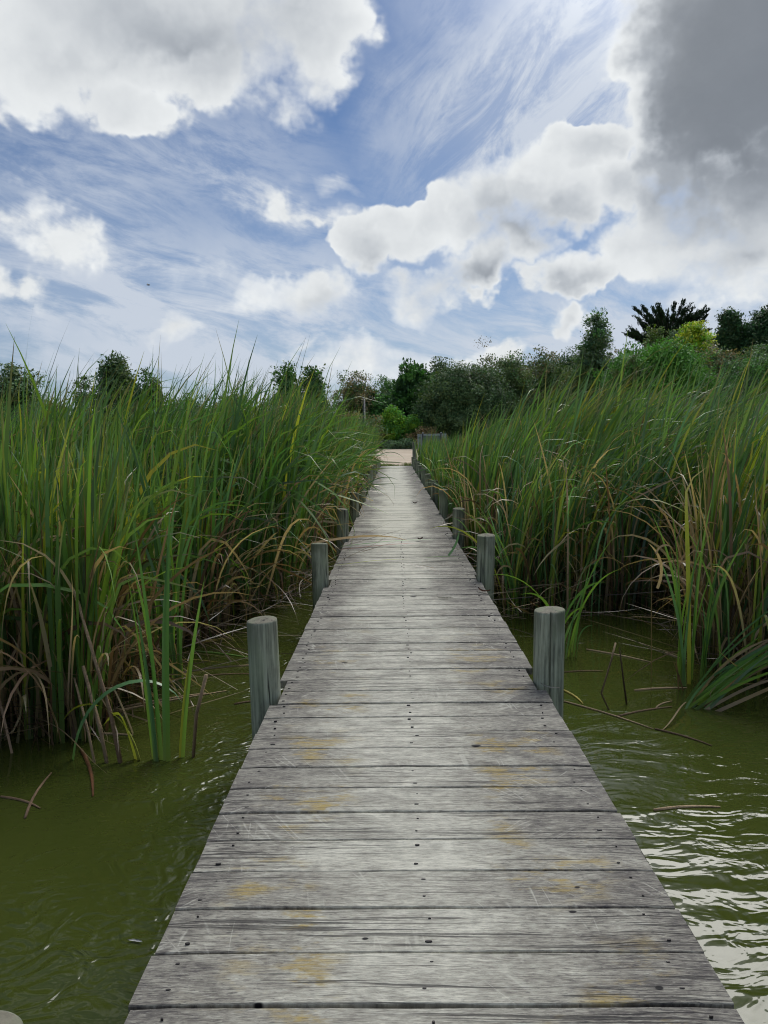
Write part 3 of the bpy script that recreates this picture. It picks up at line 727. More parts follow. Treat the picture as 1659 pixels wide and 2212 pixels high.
def reed_batch(pts, per, Lm, Ls, wind, wind_az, bend, dead=0.2, wid=(0.015, 0.027), S=9, spread=0.45, zoff=0.0, warm=0.0, arching=0.12, lean=0.05, gold=0.0):
    """shoots at pts, each a fan of `per` leaves"""
    m = len(pts)
    fan = rng.uniform(0, 2 * np.pi, m); hs = rng.normal(1, 0.075, m)
    # slow patches of height and colour over the bed
    patch = np.sin(pts[:, 0] * 1.7 + pts[:, 1] * 0.9) * 0.5 + np.sin(pts[:, 0] * 0.7 - pts[:, 1] * 1.9 + 1.0) * 0.5
    idx = np.repeat(np.arange(m), per); n = len(idx)
    base = np.zeros((n, 3)); base[:, :2] = pts[idx] + rng.normal(0, 0.018, (n, 2)); base[:, 2] = WATER_Z - 0.08 + zoff
    L = Lm * hs[idx] * (1 + 0.05 * patch[idx]) * (1 - np.abs(rng.normal(0, Ls, n))) * np.where(rng.random(n) < 0.25, rng.uniform(0.45, 0.85, n), 1.0)
    side = np.where(rng.random(n) < 0.5, 0, np.pi) + fan[idx] + rng.normal(0, 0.35, n)
    wx, wy = np.cos(wind_az), np.sin(wind_az)
    dx = np.cos(side) * spread + wx * wind * rng.uniform(0.5, 1.3, n); dy = np.sin(side) * spread + wy * wind
    az = np.arctan2(dy, dx)
    th0 = np.abs(rng.normal(lean, 0.05, n)); th1 = th0 + np.abs(rng.normal(bend, bend * 0.5, n))
    p = rng.uniform(1.4, 3.0, n)
    arch = rng.random(n) < arching
    th1 = np.where(arch, rng.uniform(1.3, 2.7, n), th1); p = np.where(arch, rng.uniform(2.2, 4.5, n), p)
    cm = pick([G1, G2, G3, G4], [0.34 - gold * .5, 0.34, 0.08 + gold, 0.24 - gold * .5], n)
    yel = np.clip(patch[idx] * 0.5 + 0.3, 0, 1)[:, None] * (0.35 + warm)
    cm = cm * (1 - yel) + yel * (cm * np.array((1.5, 1.25, 0.75)))
    cb = cm * 0.55 + BASE * 0.45 * rng.uniform(0.4, 1.3, (n, 1))
    ct = cm * rng.uniform(0.9, 1.3, (n, 1)); br = rng.random(n) < 0.22; ct[br] = D1 * rng.uniform(0.4, 1.0, (br.sum(), 1))
    kinked = rng.random(n) < 0.13
    kink = np.where(kinked, rng.uniform(0.45, 0.85, n), 2.0); kamt = np.where(kinked, rng.uniform(0.8, 2.2, n), 0.0)
    tw0 = rng.uniform(-1.6, 1.6, n); tw1 = tw0 + rng.normal(0, 0.9, n)
    wd = rng.uniform(*wid, n)
    out = [blades(base, L, wd, az, th0, th1, p, tw0, tw1, cb, cm, ct, S, kink, kamt, 0.25)]
    # dead leaves: lower, browner, bent or broken over
    nd = int(n * dead)
    if nd:
        k = rng.integers(0, m, nd)
        base = np.zeros((nd, 3)); base[:, :2] = pts[k] + rng.normal(0, 0.03, (nd, 2)); base[:, 2] = WATER_Z - 0.06 + zoff
        L = Lm * rng.uniform(0.3, 0.86, nd)
        az = np.arctan2(np.sin(rng.uniform(0, 6.283, nd)) , np.cos(rng.uniform(0, 6.283, nd)) + 0.4)
        th0 = np.abs(rng.normal(0.10, 0.12, nd)); th1 = th0 + np.where(rng.random(nd) < 0.5, rng.uniform(0.1, 0.7, nd), rng.uniform(1.2, 2.9, nd))
        p = rng.uniform(1.2, 4.5, nd)
        cm = pick([D1, D2, D3], [0.50, 0.32, 0.18], nd, 0.3); cb = cm * rng.uniform(0.35, 0.8, (nd, 1)); ct = cm * rng.uniform(0.9, 1.3, (nd, 1))
        kinked = rng.random(nd) < 0.3
        kink = np.where(kinked, rng.uniform(0.3, 0.8, nd), 2.0); kamt = np.where(kinked, rng.uniform(0.8, 2.4, nd), 0.0)
        tw0 = rng.uniform(-1.6, 1.6, nd); tw1 = tw0 + rng.normal(0, 1.5, nd)
        out.append(blades(base, L, rng.uniform(wid[0] * 0.55, wid[1] * 0.85, nd), az, th0, th1, p, tw0, tw1, cb, cm, ct, S, kink, kamt, 0.0))
    return out

def litter(poly, n, zlo=-0.44, zhi=-0.1):
    pts = sample_poly(poly, n, lambda x, y: np.ones_like(x))
    base = np.zeros((n, 3)); base[:, :2] = pts; base[:, 2] = rng.uniform(zlo, zhi, n)
    L = rng.uniform(0.4, 1.4, n); az = rng.uniform(0, 6.283, n)
    th0 = rng.normal(1.45, 0.22, n); th1 = th0 + rng.normal(0.1, 0.25, n)
    cm = pick([D1, D2, D3], [0.3, 0.64, 0.06], n, 0.3) * 0.6
    return blades(base, L, rng.uniform(0.004, 0.012, n), az, th0, th1, np.ones(n) * 1.5, rng.uniform(-1, 1, n), rng.uniform(-1, 1, n), cm * 0.7, cm, cm, 6)

LEFT = [(-8.5, 4.55), (-3.2, 4.45), (-2.35, 4.42), (-1.85, 4.65), (-1.95, 5.5), (-1.85, 6.3), (-1.85, 6.9), (-1.55, 7.9), (-1.2, 8.5), (-1.18, 9.4), (-1.16, 11.2), (-0.98, 12.2), (-0.95, 36.0), (-5, 36.5), (-10, 20), (-11, 9)]
RIGHT = [(1.08, 8.7), (1.25, 8.1), (1.6, 7.7), (2.0, 7.95), (2.5, 8.1), (2.8, 7.6), (2.6, 6.6), (2.48, 6.0), (2.6, 5.5), (3.4, 5.3), (5.5, 5.2), (10, 5.6), (11.5, 11), (10, 22), (5, 36), (1.06, 36)]
def dens_left(x, y):
    front = np.where(x > -2.3, 1.0, np.where(y < 6.5, 1.0, 0.0))
    edge = np.exp(-np.maximum(-x - 0.8, 0) / 1.6)
    return np.clip(0.24 + 0.6 * (y < 7.0) + 0.75 * edge * (y < 20) + 0.4 * edge, 0, 1)
def dens_right(x, y):
    edge = np.exp(-np.maximum(x - 0.97, 0) / 1.6)
    return np.clip(0.26 + 0.6 * (y < 9.3) + 0.7 * edge * (y < 20) + 0.4 * edge, 0, 1)

parts = []
pl = sample_poly(LEFT, 4600, dens_left)
nearl = pl[:, 1] < 8.2; midl = (~nearl) & (pl[:, 1] < 16); farl = pl[:, 1] >= 16
parts += reed_batch(pl[nearl], 6, 2.13, 0.14, 0.35, 0.2, 0.24, dead=1.05, S=11, warm=0.40, arching=0.20, wid=(0.020, 0.036), gold=0.04)
edge_l = midl & (pl[:, 0] > -1.7)
parts += reed_batch(pl[edge_l], 5, 2.68, 0.14, 0.40, 0.1, 0.36, dead=0.35, S=10, arching=0.22, wid=(0.020, 0.038), warm=0.1)
parts += reed_batch(pl[midl & ~edge_l], 5, 2.86, 0.14, 0.75, 0.1, 0.60, dead=0.30, S=10, arching=0.24, wid=(0.022, 0.040), warm=0.1)
parts += reed_batch(pl[farl], 5, 2.55, 0.12, 0.20, 0.1, 0.38, dead=0.18, S=7, wid=(0.022, 0.04), arching=0.16)
# the tall tips that stand above the rest of the left bed
tp = sample_poly([(-3.4, 8.8), (-1.5, 9.2), (-1.3, 13), (-3.3, 12.5)], 120, lambda x, y: np.ones_like(x))
parts += reed_batch(tp, 3, 3.0, 0.08, 0.40, 0.1, 0.55, dead=0.0, S=9, spread=0.3, arching=0.05)
def arcs(poly, n, Lr, cols, probs, wid, thr=(1.5, 2.7), z=0.0):
    q = sample_poly(poly, n, lambda x, y: np.ones_like(x))
    base = np.zeros((n, 3)); base[:, :2] = q; base[:, 2] = WATER_Z - 0.05 + z
    az = rng.uniform(0, 6.283, n); th0 = np.abs(rng.normal(0.1, 0.08, n)); th1 = th0 + rng.uniform(*thr, n)
    cm = pick(cols, probs, n, 0.25); kb = rng.random(n) < 0.10
    return blades(base, rng.uniform(*Lr, n), rng.uniform(*wid, n), az, th0, th1, rng.uniform(2.0, 5.0, n), rng.uniform(-0.5, 0.5, n), rng.uniform(-1.0, 1.0, n), cm * 0.7, cm, cm * 1.1, 13,
                  np.where(kb, rng.uniform(0.5, 0.85, n), 2.0), np.where(kb, rng.uniform(0.6, 1.6, n), 0.0))
PALE = G4 * 1.9  # green lightened to carry sky light on the curled-over blades
parts.append(arcs([(-7, 4.9), (-2.2, 4.9), (-1.8, 6.9), (-1.3, 8.3), (-2.6, 9.2), (-7, 6.5)], 330, (0.8, 1.7), [D3, D1, PALE, G3, D2], [.28, .26, .2, .1, .16], (0.012, 0.024)))
parts.append(arcs([(-1.4, 8.4), (-1.25, 9.5), (-1.2, 11.5), (-0.98, 13), (-0.95, 17), (-1.6, 17), (-2.4, 9.5)], 260, (1.0, 2.3), [D3, D1, PALE, G2], [.25, .2, .3, .25], (0.014, 0.024)))
parts.append(litter([(-7, 4.6), (-1.75, 4.65), (-1.85, 6.0), (-7, 5.6)], 700, -0.45, -0.25))
parts.append(litter([(-3.2, 4.9), (-1.75, 5.0), (-1.5, 7.8), (-0.98, 8.5), (-0.85, 10), (-3, 10)], 1300))
V_, F_, C_ = join(parts)
bed = link('reed_bed', np_mesh('reed_bed', V_, F_, C_), None, [M_reed])
tag(bed, 'dense green reed bed with brown dead leaves along the left side of the boardwalk', 'reeds', kind='stuff')

parts = []
pr_ = sample_poly(RIGHT, 4600, dens_right)
nearr = pr_[:, 1] < 9.5; midr = (~nearr) & (pr_[:, 1] < 17); farr = pr_[:, 1] >= 17
sl = nearr & (pr_[:, 0] > 2.4) & (pr_[:, 1] < 7.5); sr = nearr & ~sl
parts += reed_batch(pr_[sl], 6, 2.45, 0.14, 1.0, 0.12, 0.45, dead=1.1, S=11, warm=0.7, gold=0.12, arching=0.2, lean=0.07, wid=(0.017, 0.03))
edge_r = sr & (pr_[:, 0] < 1.9)
parts += reed_batch(pr_[edge_r], 6, 2.05, 0.12, 0.8, 0.12, 0.50, dead=0.55, S=11, warm=0.15, arching=0.24, wid=(0.017, 0.031))
parts += reed_batch(pr_[sr & ~edge_r], 6, 2.62, 0.12, 1.2, 0.12, 0.85, dead=0.55, S=11, warm=0.3, arching=0.22, lean=0.09, wid=(0.017, 0.032))
# lower beside the deck, taller away from it
lowm = midr & (pr_[:, 0] < 1.9); him = midr & ~lowm
parts += reed_batch(pr_[lowm], 5, 2.32, 0.11, 0.9, 0.1, 0.55, dead=0.22, S=9, warm=0.25, wid=(0.021, 0.038), arching=0.18)
parts += reed_batch(pr_[him], 5, 3.05, 0.11, 1.4, 0.1, 0.95, dead=0.2, S=10, warm=0.55, arching=0.10, lean=0.10, wid=(0.022, 0.040))
parts += reed_batch(pr_[farr], 4, 1.95, 0.10, 0.5, 0.1, 0.45, dead=0.12, S=7, wid=(0.022, 0.04))
parts.append(arcs([(1.15, 8.4), (1.6, 7.65), (2.6, 7.9), (3.2, 9.5), (1.3, 10.5)], 210, (1.0, 2.3), [D3, D1, PALE, G2, D2], [.3, .22, .25, .1, .13], (0.013, 0.024)))
parts.append(arcs([(2.5, 5.6), (5, 5.3), (6, 8), (2.7, 7.5)], 220, (0.8, 2.2), [D3, D1, PALE, G3, D2], [.25, .3, .15, .12, .18], (0.012, 0.022)))
parts.append(arcs([(1.05, 10), (1.05, 18), (1.9, 18), (1.9, 9.5)], 120, (1.0, 2.0), [D3, D1, PALE, G2], [.25, .2, .3, .25], (0.014, 0.024)))
parts.append(litter([(2.45, 5.5), (5, 5.2), (5, 6.5), (2.5, 6.6)], 450, -0.45, -0.25))
parts.append(litter([(0.97, 7.2), (1.4, 6.9), (2.0, 7.9), (2.8, 7.6), (3.0, 6.0), (5, 5.6), (5, 9.5), (0.97, 9.5)], 900))
V_, F_, C_ = join(parts)
bed = link('reed_bed', np_mesh('reed_bed', V_, F_, C_), None, [M_reed])
tag(bed, 'dense windblown green reed bed leaning over along the right side of the boardwalk', 'reeds', kind='stuff')

# ---- reed plants one can tell apart, standing free in the open water
def one_blades(rows, S=14):
    """rows: base xyz, L, wid, az(deg), th0, th1 (deg), p, twist0, twist1 (deg), base col, mid col, tip col, kink pos, kink amt(deg)"""
    a = lambda i, sc=1.0: np.array([r[i] * sc for r in rows], float)
    return blades(np.array([r[0] for r in rows], float), a(1), a(2), a(3, math.pi / 180), a(4, math.pi / 180), a(5, math.pi / 180), a(6), a(7, math.pi / 180), a(8, math.pi / 180),
                  np.array([r[9] for r in rows]), np.array([r[10] for r in rows]), np.array([r[11] for r in rows]), S, a(12), a(13, math.pi / 180), 0.1)

def reed_thing(name, rows, label, cat, group=None, stem=None):
    V, F, C = one_blades(rows)
    o = link(name, np_mesh(name, V, F, C), None, [M_reed])
    tag(o, label, cat, group)
    return o
Z0 = WATER_Z - 0.06
def brow(x, y, L, w, az, th0, th1, p=2.0, t0=0, t1=40, c=G2, cb=None, ct=None, k=2.0, ka=0.0, z=None):
    return ((x, y, Z0 if z is None else z), L, w, az, th0, th1, p, t0, t1, (c * 0.6 + BASE * 0.4) if cb is None else cb, c, c if ct is None else ct, k, ka)

# camera-facing twist for a blade: az 90/-90 bends away/towards, az 0 bends right
reed_thing('reed_clump', [
    brow(-1.41, 4.31, 1.05, 0.034, 170, 2, 12, 1.5, 80, 70, G4 * 1.1), brow(-1.385, 4.33, 1.5, 0.030, 175, 2, 9, 1.5, 90, 70, G1 * 1.2),
    brow(-1.36, 4.32, 1.42, 0.028, 20, 1, 8, 2, 85, 95, G4), brow(-1.43, 4.34, 1.3, 0.026, 165, 4, 14, 2, 75, 60, G2),
    brow(-1.34, 4.31, 1.62, 0.026, 10, 1, 6, 2, 95, 80, G1 * 1.1), brow(-1.40, 4.36, 1.2, 0.024, 180, 1, 16, 2, 80, 100, G2 * 1.2)],
    'tall clump of stiff green reed blades standing alone in open water by the left reeds', 'reed')
reed_thing('bent_reed', [
    brow(-1.50, 4.33, 0.78, 0.032, 178, 8, 150, 1.5, 20, 40, G3 * 1.05, BASE * 1.3), brow(-1.53, 4.34, 0.50, 0.030, 176, 10, 40, 1.5, 60, 60, G3, BASE * 1.2, k=0.72, ka=100)],
    'yellow green reed with two blades folded over to the left above the water', 'reed')
reed_thing('bent_reed', [brow(-1.92, 4.34, 1.02, 0.034, 0, 6, 155, 1.6, 40, 10, G4 * 1.5, G2)],
    'single blue green reed blade arching right into the water before the left reeds', 'reed')
reed_thing('reed_stalk', [brow(-1.275, 4.36, 1.15, 0.022, 12, 5, 13, 1.2, 80, 60, G2 * 1.3), brow(-1.29, 4.36, 0.7, 0.02, 14, 5, 10, 1.2, 80, 90, G3 * 0.8)],
    'thin lone green reed leaning slightly right between tall clump and boardwalk', 'reed')
clump_b = []
for i in range(17):
    clump_b.append(brow(-1.72 + rng.uniform(-0.09, 0.09), 5.7 + rng.uniform(-0.09, 0.09), rng.uniform(1.3, 2.35), rng.uniform(0.018, 0.028), rng.choice([0, 180]) + rng.uniform(-40, 40), rng.uniform(0, 6), rng.uniform(6, 34), 2, rng.uniform(50, 120), rng.uniform(40, 140), [G1, G2, G4][i % 3] * rng.uniform(0.9, 1.3)))
reed_thing('reed_clump', clump_b, 'upright dark green reed clump at the outer corner of the left reed bed', 'reed')

def stick(name, pts, r, colr, label, cat, group=None, tip=None, n=6):
    bm = bmesh.new(); add_tube(bm, [Vector(p) for p in pts], r if isinstance(r, list) else [r] * len(pts), n)
    me = bm_mesh(name, bm, True)
    a = me.attributes.new('Col', 'FLOAT_COLOR', 'POINT')
    L = len(me.vertices)
    for i, v in enumerate(me.vertices):
        f = 0.75 + 0.5 * ((i * 7919) % 13) / 13
        cc = colr if tip is None or i < L * 0.55 else tip
        a.data[i].color = (cc[0] * f, cc[1] * f, cc[2] * f, 1)
    o = link(name, me, None, [M_stick]); tag(o, label, cat, group)
    return o
M_stick = mat_col('dead_reed_stem', 0.75, 0.25, 60.0, 0.35)

# dead stalks leaning left out of the water at the left
stick('broken_reed', [(-1.745, 4.27, -0.52), (-1.83, 4.38, -0.30), (-1.97, 4.55, -0.02)], [0.007, 0.008, 0.006], D1 * 0.9, 'short pale broken reed stalk leaning left, leftmost of three out in the water', 'reed', 'broken reed stalks standing in the water')
stick('broken_reed', [(-1.675, 4.27, -0.52), (-1.75, 4.36, -0.27), (-1.90, 4.52, 0.06)], [0.012, 0.013, 0.010], D1 * 0.75, 'thick tan broken reed stalk leaning left, middle of three out in the water', 'reed', 'broken reed stalks standing in the water')
stick('broken_reed', [(-1.60, 4.28, -0.52), (-1.68, 4.36, -0.20), (-1.84, 4.5, 0.20), (-1.97, 4.62, 0.50)], [0.014, 0.013, 0.011, 0.006], D2 * 1.5, 'long brown dead reed stalk leaning far left, tallest of three in the water', 'reed', 'broken reed stalks standing in the water', tip=D1)
stick('broken_reed', [(-1.215, 4.36, -0.52), (-1.19, 4.4, -0.2), (-1.13, 4.43, 0.03)], [0.010, 0.011, 0.012], D2 * 1.6, 'short brown reed stub leaning right beside the thin lone green reed', 'reed', 'broken reed stalks standing in the water', tip=D1)
# right-hand side
reed_thing('dead_reed', [((1.76, 5.21, Z0), 1.22, 0.024, 75, 2, 6, 1.4, 85, 95, D2 * 0.35, D2 * 1.25, D2 * 1.2, 2.0, 0), ((1.79, 5.22, 0.36), 0.34, 0.020, 172, -22, 52, 1.2, 60, 90, D1, D1 * 1.2, D3, 2.0, 0), ((1.775, 5.22, 0.60), 0.16, 0.014, 10, 20, 130, 1.0, 60, 80, D1, D1, D1, 2.0, 0)],
    'tall brown dead reed with curled tip standing alone in water right of the cracked post', 'reed')
stick('broken_reed', [(1.455, 5.05, -0.50), (1.405, 5.17, -0.36), (1.49, 5.25, -0.16), (1.535, 5.3, -0.04)], [0.005, 0.006, 0.007, 0.007], D2 * 0.7, 'snapped reed stub bent in a V beside the cracked post', 'reed', 'broken reed stalks standing in the water', tip=D1)
stick('broken_reed', [(1.60, 5.2, -0.52), (1.57, 5.22, -0.28), (1.545, 5.24, -0.06)], [0.007, 0.006, 0.004], D2 * 0.4, 'dark short reed stub between the snapped stub and tall dead reed', 'reed', 'broken reed stalks standing in the water')
reed_thing('reed_stub', [brow(2.06, 5.5, 0.30, 0.012, 180, 2, 8, 1, 80, 80, D2, D2, D2), brow(2.10, 5.48, 0.30, 0.012, 180, 14, 22, 1, 80, 80, D2 * 0.8, D2, D2)],
    'pair of thin brown reed stubs close in front of the upright green clump', 'reed')
cl = []
for i in range(22):
    cl.append(brow(2.25 + rng.uniform(-0.16, 0.16), 5.62 + rng.uniform(-0.08, 0.16), rng.uniform(0.7, 1.65), rng.uniform(0.013, 0.021), rng.choice([0, 0, 180]) + rng.uniform(-50, 50), rng.uniform(0, 7), rng.uniform(8, 40), 2, rng.uniform(50, 120), rng.uniform(40, 140), [G1, G2, G4, G2][i % 4] * rng.uniform(1.0, 1.4)))
cl.append(brow(2.18, 5.62, 1.75, 0.03, 180, 1, 4, 1, 85, 85, G3, ct=D3, k=0.9, ka=-60))
reed_thing('reed_clump', cl, 'bright green upright reed clump in the water off the right reed bed', 'reed')
cl = []
for i in range(34):
    dead = i % 3 == 0
    c = [D1, D2 * 1.5, D1 * 0.8][i % 3] if dead else [G1, G2, G4, G2][i % 4] * rng.uniform(1.0, 1.4)
    cl.append(brow(1.97 + rng.uniform(-0.06, 0.10), 5.12 + rng.uniform(-0.05, 0.06), rng.uniform(0.5, 1.7) if not dead else rng.uniform(0.5, 1.1), rng.uniform(0.014, 0.026), rng.uniform(-14, 34), rng.uniform(38, 58), rng.uniform(62, 92), 1.0, rng.uniform(40, 110), rng.uniform(40, 140), c, cb=D2 if dead else None))
cl.append(brow(1.96, 5.10, 0.55, 0.014, 222, 90, 104, 1, 20, 20, D1, D1, D1, z=-0.40))
reed_thing('reed_clump', cl, 'flattened green and brown reed clump leaning right, its base just above the water', 'reed')
cl = []
for i in range(18):
    cl.append(brow(1.42 + rng.uniform(-0.1, 0.1), 6.4 + rng.uniform(-0.12, 0.12), rng.uniform(0.5, 1.35), rng.uniform(0.014, 0.022), rng.uniform(0, 360), rng.uniform(4, 16), rng.uniform(20, 110), 1.8, rng.uniform(0, 120), rng.uniform(40, 140), [G1, G2, G4, G2][i % 4] * 1.15))
reed_thing('reed_clump', cl, 'low open reed clump with arching blades behind the cracked post', 'reed')
cl = []
for i in range(16):
    cl.append(brow(1.22 + rng.uniform(-0.1, 0.1), 7.9 + rng.uniform(-0.12, 0.12), rng.uniform(0.9, 1.7), rng.uniform(0.014, 0.022), rng.uniform(-60, 200), rng.uniform(3, 12), rng.uniform(20, 120), 2, rng.uniform(0, 120), rng.uniform(40, 140), [G1, G2, G4, G3 * 0.8][i % 4] * 1.25))
reed_thing('reed_clump', cl, 'loose arching reed clump beside the second right hand post of the boardwalk', 'reed')

# stems lying on the water
def floating(x0, y0, x1, y1, r, c, label, bow=0.02, z0=0.004, z1=0.004):
    a = Vector((x0, y0, WATER_Z + z0)); b = Vector((x1, y1, WATER_Z + z1)); d = (b - a); nrm = Vector((-d.y, d.x, 0)).normalized()
    pts = [a + d * t + nrm * bow * math.sin(t * math.pi) for t in (0, .2, .4, .6, .8, 1)]
    return stick('floating_reed', pts, [r, r * 1.1, r, r * 0.95, r * 0.8, r * 0.5], c, label, 'reed stem', 'reed stems lying on the water')
floating(-2.06, 5.06, -1.27, 5.55, 0.006, D1*1.1, 'long pale reed stem floating from the left reeds toward the near left post')
floating(-1.93, 5.21, -1.41, 5.50, 0.008, D1, 'thick tan reed stem floating under the long pale one')
floating(-1.78, 5.99, -1.21, 6.20, 0.006, D1*1.2, 'pale straight reed stem floating just left of the near left post')
floating(-1.80, 6.63, -1.24, 6.40, 0.007, G2*1.5, 'green reed stem floating behind the near left post')
floating(-1.51, 5.92, -1.14, 5.96, 0.005, D2*1.6, 'thin brown reed stem floating against the near left post')
floating(-1.15, 5.26, -0.96, 5.32, 0.006, D2*1.2, 'short dark reed stem floating close beside the near left post')
floating(-1.99, 4.72, -1.68, 4.70, 0.007, D1, 'short tan reed stem floating behind the folded yellow green reed')
floating(-2.44, 7.54, -1.38, 7.23, 0.007, D1*.8, 'rusty reed stem floating at the foot of the left litter')
floating(-2.10, 3.87, -1.83, 3.74, 0.006, D2*1.5, 'thin brown twig floating at the left edge of the picture')
floating(-1.86, 3.64, -1.96, 4.16, 0.007, D2*1.6, 'dark reed piece slanting into the water at the left')
floating(-1.92, 4.48, -1.61, 3.87, 0.01, np.array((.17,.075,.03)), 'rust brown reed piece sinking below the leaning stalks')
floating(1.17, 5.26, 1.62, 4.74, 0.006, D1*.9, 'long thin reed stem floating out from the cracked post')
floating(1.63, 4.74, 1.88, 4.47, 0.006, D2*.9, 'dark reed stem floating furthest out on the right')
floating(1.45, 4.96, 1.88, 5.14, 0.006, D2*1.3, 'brown reed stem floating in front of the tall dead reed')
floating(1.76, 5.11, 1.92, 5.25, 0.005, D1*1.1, 'short pale reed stem floating left of the flattened clump')
floating(1.65, 6.57, 2.08, 6.18, 0.007, D1*1.2, 'pale tan reed stem floating behind the tall dead reed')
floating(1.73, 5.48, 2.13, 5.53, 0.008, D1*1.1, 'straight tan reed stem floating between dead reed and flattened clump')
floating(1.21, 5.51, 1.29, 5.21, 0.008, np.array((.42,.34,.08)), 'yellow reed stem touching the water at the cracked post')
floating(1.32, 5.93, 1.63, 5.95, 0.005, D2*1.4, 'thin grey reed stem floating level behind the cracked post')
floating(2.29, 6.45, 2.39, 6.10, 0.006, D1, 'tan reed stem floating at the foot of the upright green clump')
floating(1.27, 3.68, 1.61, 3.71, 0.007, D1*1.3, 'pale reed stem floating on the bright rippled water')


# blades lying on and over the deck
def deck_blade(x, y, L, w, azd, c, label, z=0.012, th1=92, t=8, tw=25, th0=86):
    return reed_thing('fallen_reed', [((x, y, z), L, w, azd, th0, th1, 1.5, t, tw, c * 0.8, c, c * 1.1, 2.0, 0)], label, 'reed blade', 'reed blades lying across the deck')
deck_blade(-0.70, 9.75, 1.30, 0.026, 4, G1 * 1.3, 'long dark green reed blade lying across the deck near the third left post', 0.03, 93)
deck_blade(-0.68, 9.55, 1.10, 0.026, 2, np.array((0.17, 0.06, 0.025)), 'rusty brown reed blade lying across the deck below the long green one', 0.02, 91)
deck_blade(-0.66, 8.35, 0.85, 0.022, 6, G3 * 0.7, 'short yellow green reed blade lying near the second gap by the left posts', 0.02, 92)
deck_blade(0.84, 8.75, 0.55, 0.03, 196, G4 * 1.5, 'green reed blade lying on the right deck edge by the second post', 0.03, 92)
deck_blade(0.62, 8.95, 0.52, 0.028, 62, G4 * 1.7, 'pale green reed blade standing up from the right edge of the deck', 0.02, 62, 40, 60, 60)
deck_blade(-0.74, 15.3, 1.0, 0.022, 20, G1, 'thin dark reed blade bowed over the left deck edge further along', 0.25, 120, 40, 60, 40)
deck_blade(-0.74, 20.5, 1.3, 0.022, -8, G1 * 0.9, 'thin dark reed blade bowed right over the far part of the deck', 0.55, 150, 40, 60, 30)

def flake(name, x, y, z, L, w, rz, c, label, cat, lift=0.012):
    """a small curled dry leaf: a cupped lens of quads"""
    bm = bmesh.new(); n = 8; rows = []
    for i in range(n + 1):
        u = i / n; hw = w * 0.5 * math.sin(math.pi * (0.06 + 0.9 * u)) ** 0.8
        rows.append([bm.verts.new((L * (u - .5), s_ * hw + 0.12 * L * math.sin(u * 3.1), lift * (0.25 + 1.6 * (u - .5) ** 2 * 2 + 0.5 * s_ * s_))) for s_ in (-1, 0, 1)])
    for i in range(n):
        for k in range(2): bm.faces.new((rows[i][k], rows[i][k + 1], rows[i + 1][k + 1], rows[i + 1][k]))
    bmesh.ops.solidify(bm, geom=bm.faces[:], thickness=0.0008)
    me = bm_mesh(name, bm, True)
    a = me.attributes.new('Col', 'FLOAT_COLOR', 'POINT')
    for i in range(len(me.vertices)): a.data[i].color = (*c, 1)
    o = link(name, me, None, [M_stick]); o.location = (x, y, z); o.rotation_euler = (0, 0, rz); tag(o, label, cat)
    return o
flake('dry_leaf', 0.42, 6.60, 0.006, 0.13, 0.03, -0.25, (0.62, 0.60, 0.50), 'pale curled dry leaf on the deck in front of the second right post', 'leaf')
flake('dry_leaf', 0.34, 10.4, 0.006, 0.10, 0.06, 0.7, (0.10, 0.07, 0.05), 'small crumpled brown leaf on the right half of the deck', 'leaf', 0.03)
flake('dry_leaf', 0.42, 16.1, 0.006, 0.10, 0.07, 0.2, (0.09, 0.06, 0.045), 'tiny dark brown leaf on the deck far along toward the track', 'leaf', 0.035)
flake('dry_leaf', 0.80, 6.9, 0.006, 0.16, 0.03, 2.2, (0.20, 0.11, 0.07), 'thin reddish leaf at the right deck edge beside the second post', 'leaf', 0.02)
flake('dry_leaf', 0.86, 4.22, 0.006, 0.12, 0.012, 2.4, (0.62, 0.60, 0.54), 'pale splinter of reed on the deck at the foot of the cracked post', 'leaf', 0.008)

flake('floating_leaf', -0.99, 2.69, WATER_Z + 0.003, 0.06, 0.013, -0.2, (0.72, 0.74, 0.74), 'small white leaf floating on the water left of the boardwalk', 'leaf', 0.004)
BIRD = (-13.07, 42.00, 9.65)
# ------------------------------------------------------------------ trees and shrubs
def quads_from(P, size, aspect=1.0, align=None, al_w=0.0, face=None):
    n = len(P)
    d = rng.normal(size=(n, 3))
    if align is not None and al_w > 0: d = d * (1 - al_w) + align * al_w * 1.6
    d /= np.linalg.norm(d, axis=1, keepdims=True) + 1e-9
    r = rng.normal(size=(n, 3))
    if face is not None: r = face * 1.3 + r * 0.55          # leaves of a clump face roughly outward
    b = np.cross(d, r); b /= np.linalg.norm(b, axis=1, keepdims=True) + 1e-9
    L = (size * rng.uniform(0.6, 1.4, n))[:, None]; W = L * aspect
    nn = np.cross(d, b)
    V = np.stack([P - d * L * .5, P + b * W * .5 + nn * W * .12, P + d * L * .5, P - b * W * .5 + nn * W * .12], 1).reshape(-1, 3)
    F = np.arange(n * 4).reshape(n, 4)
    return V, F

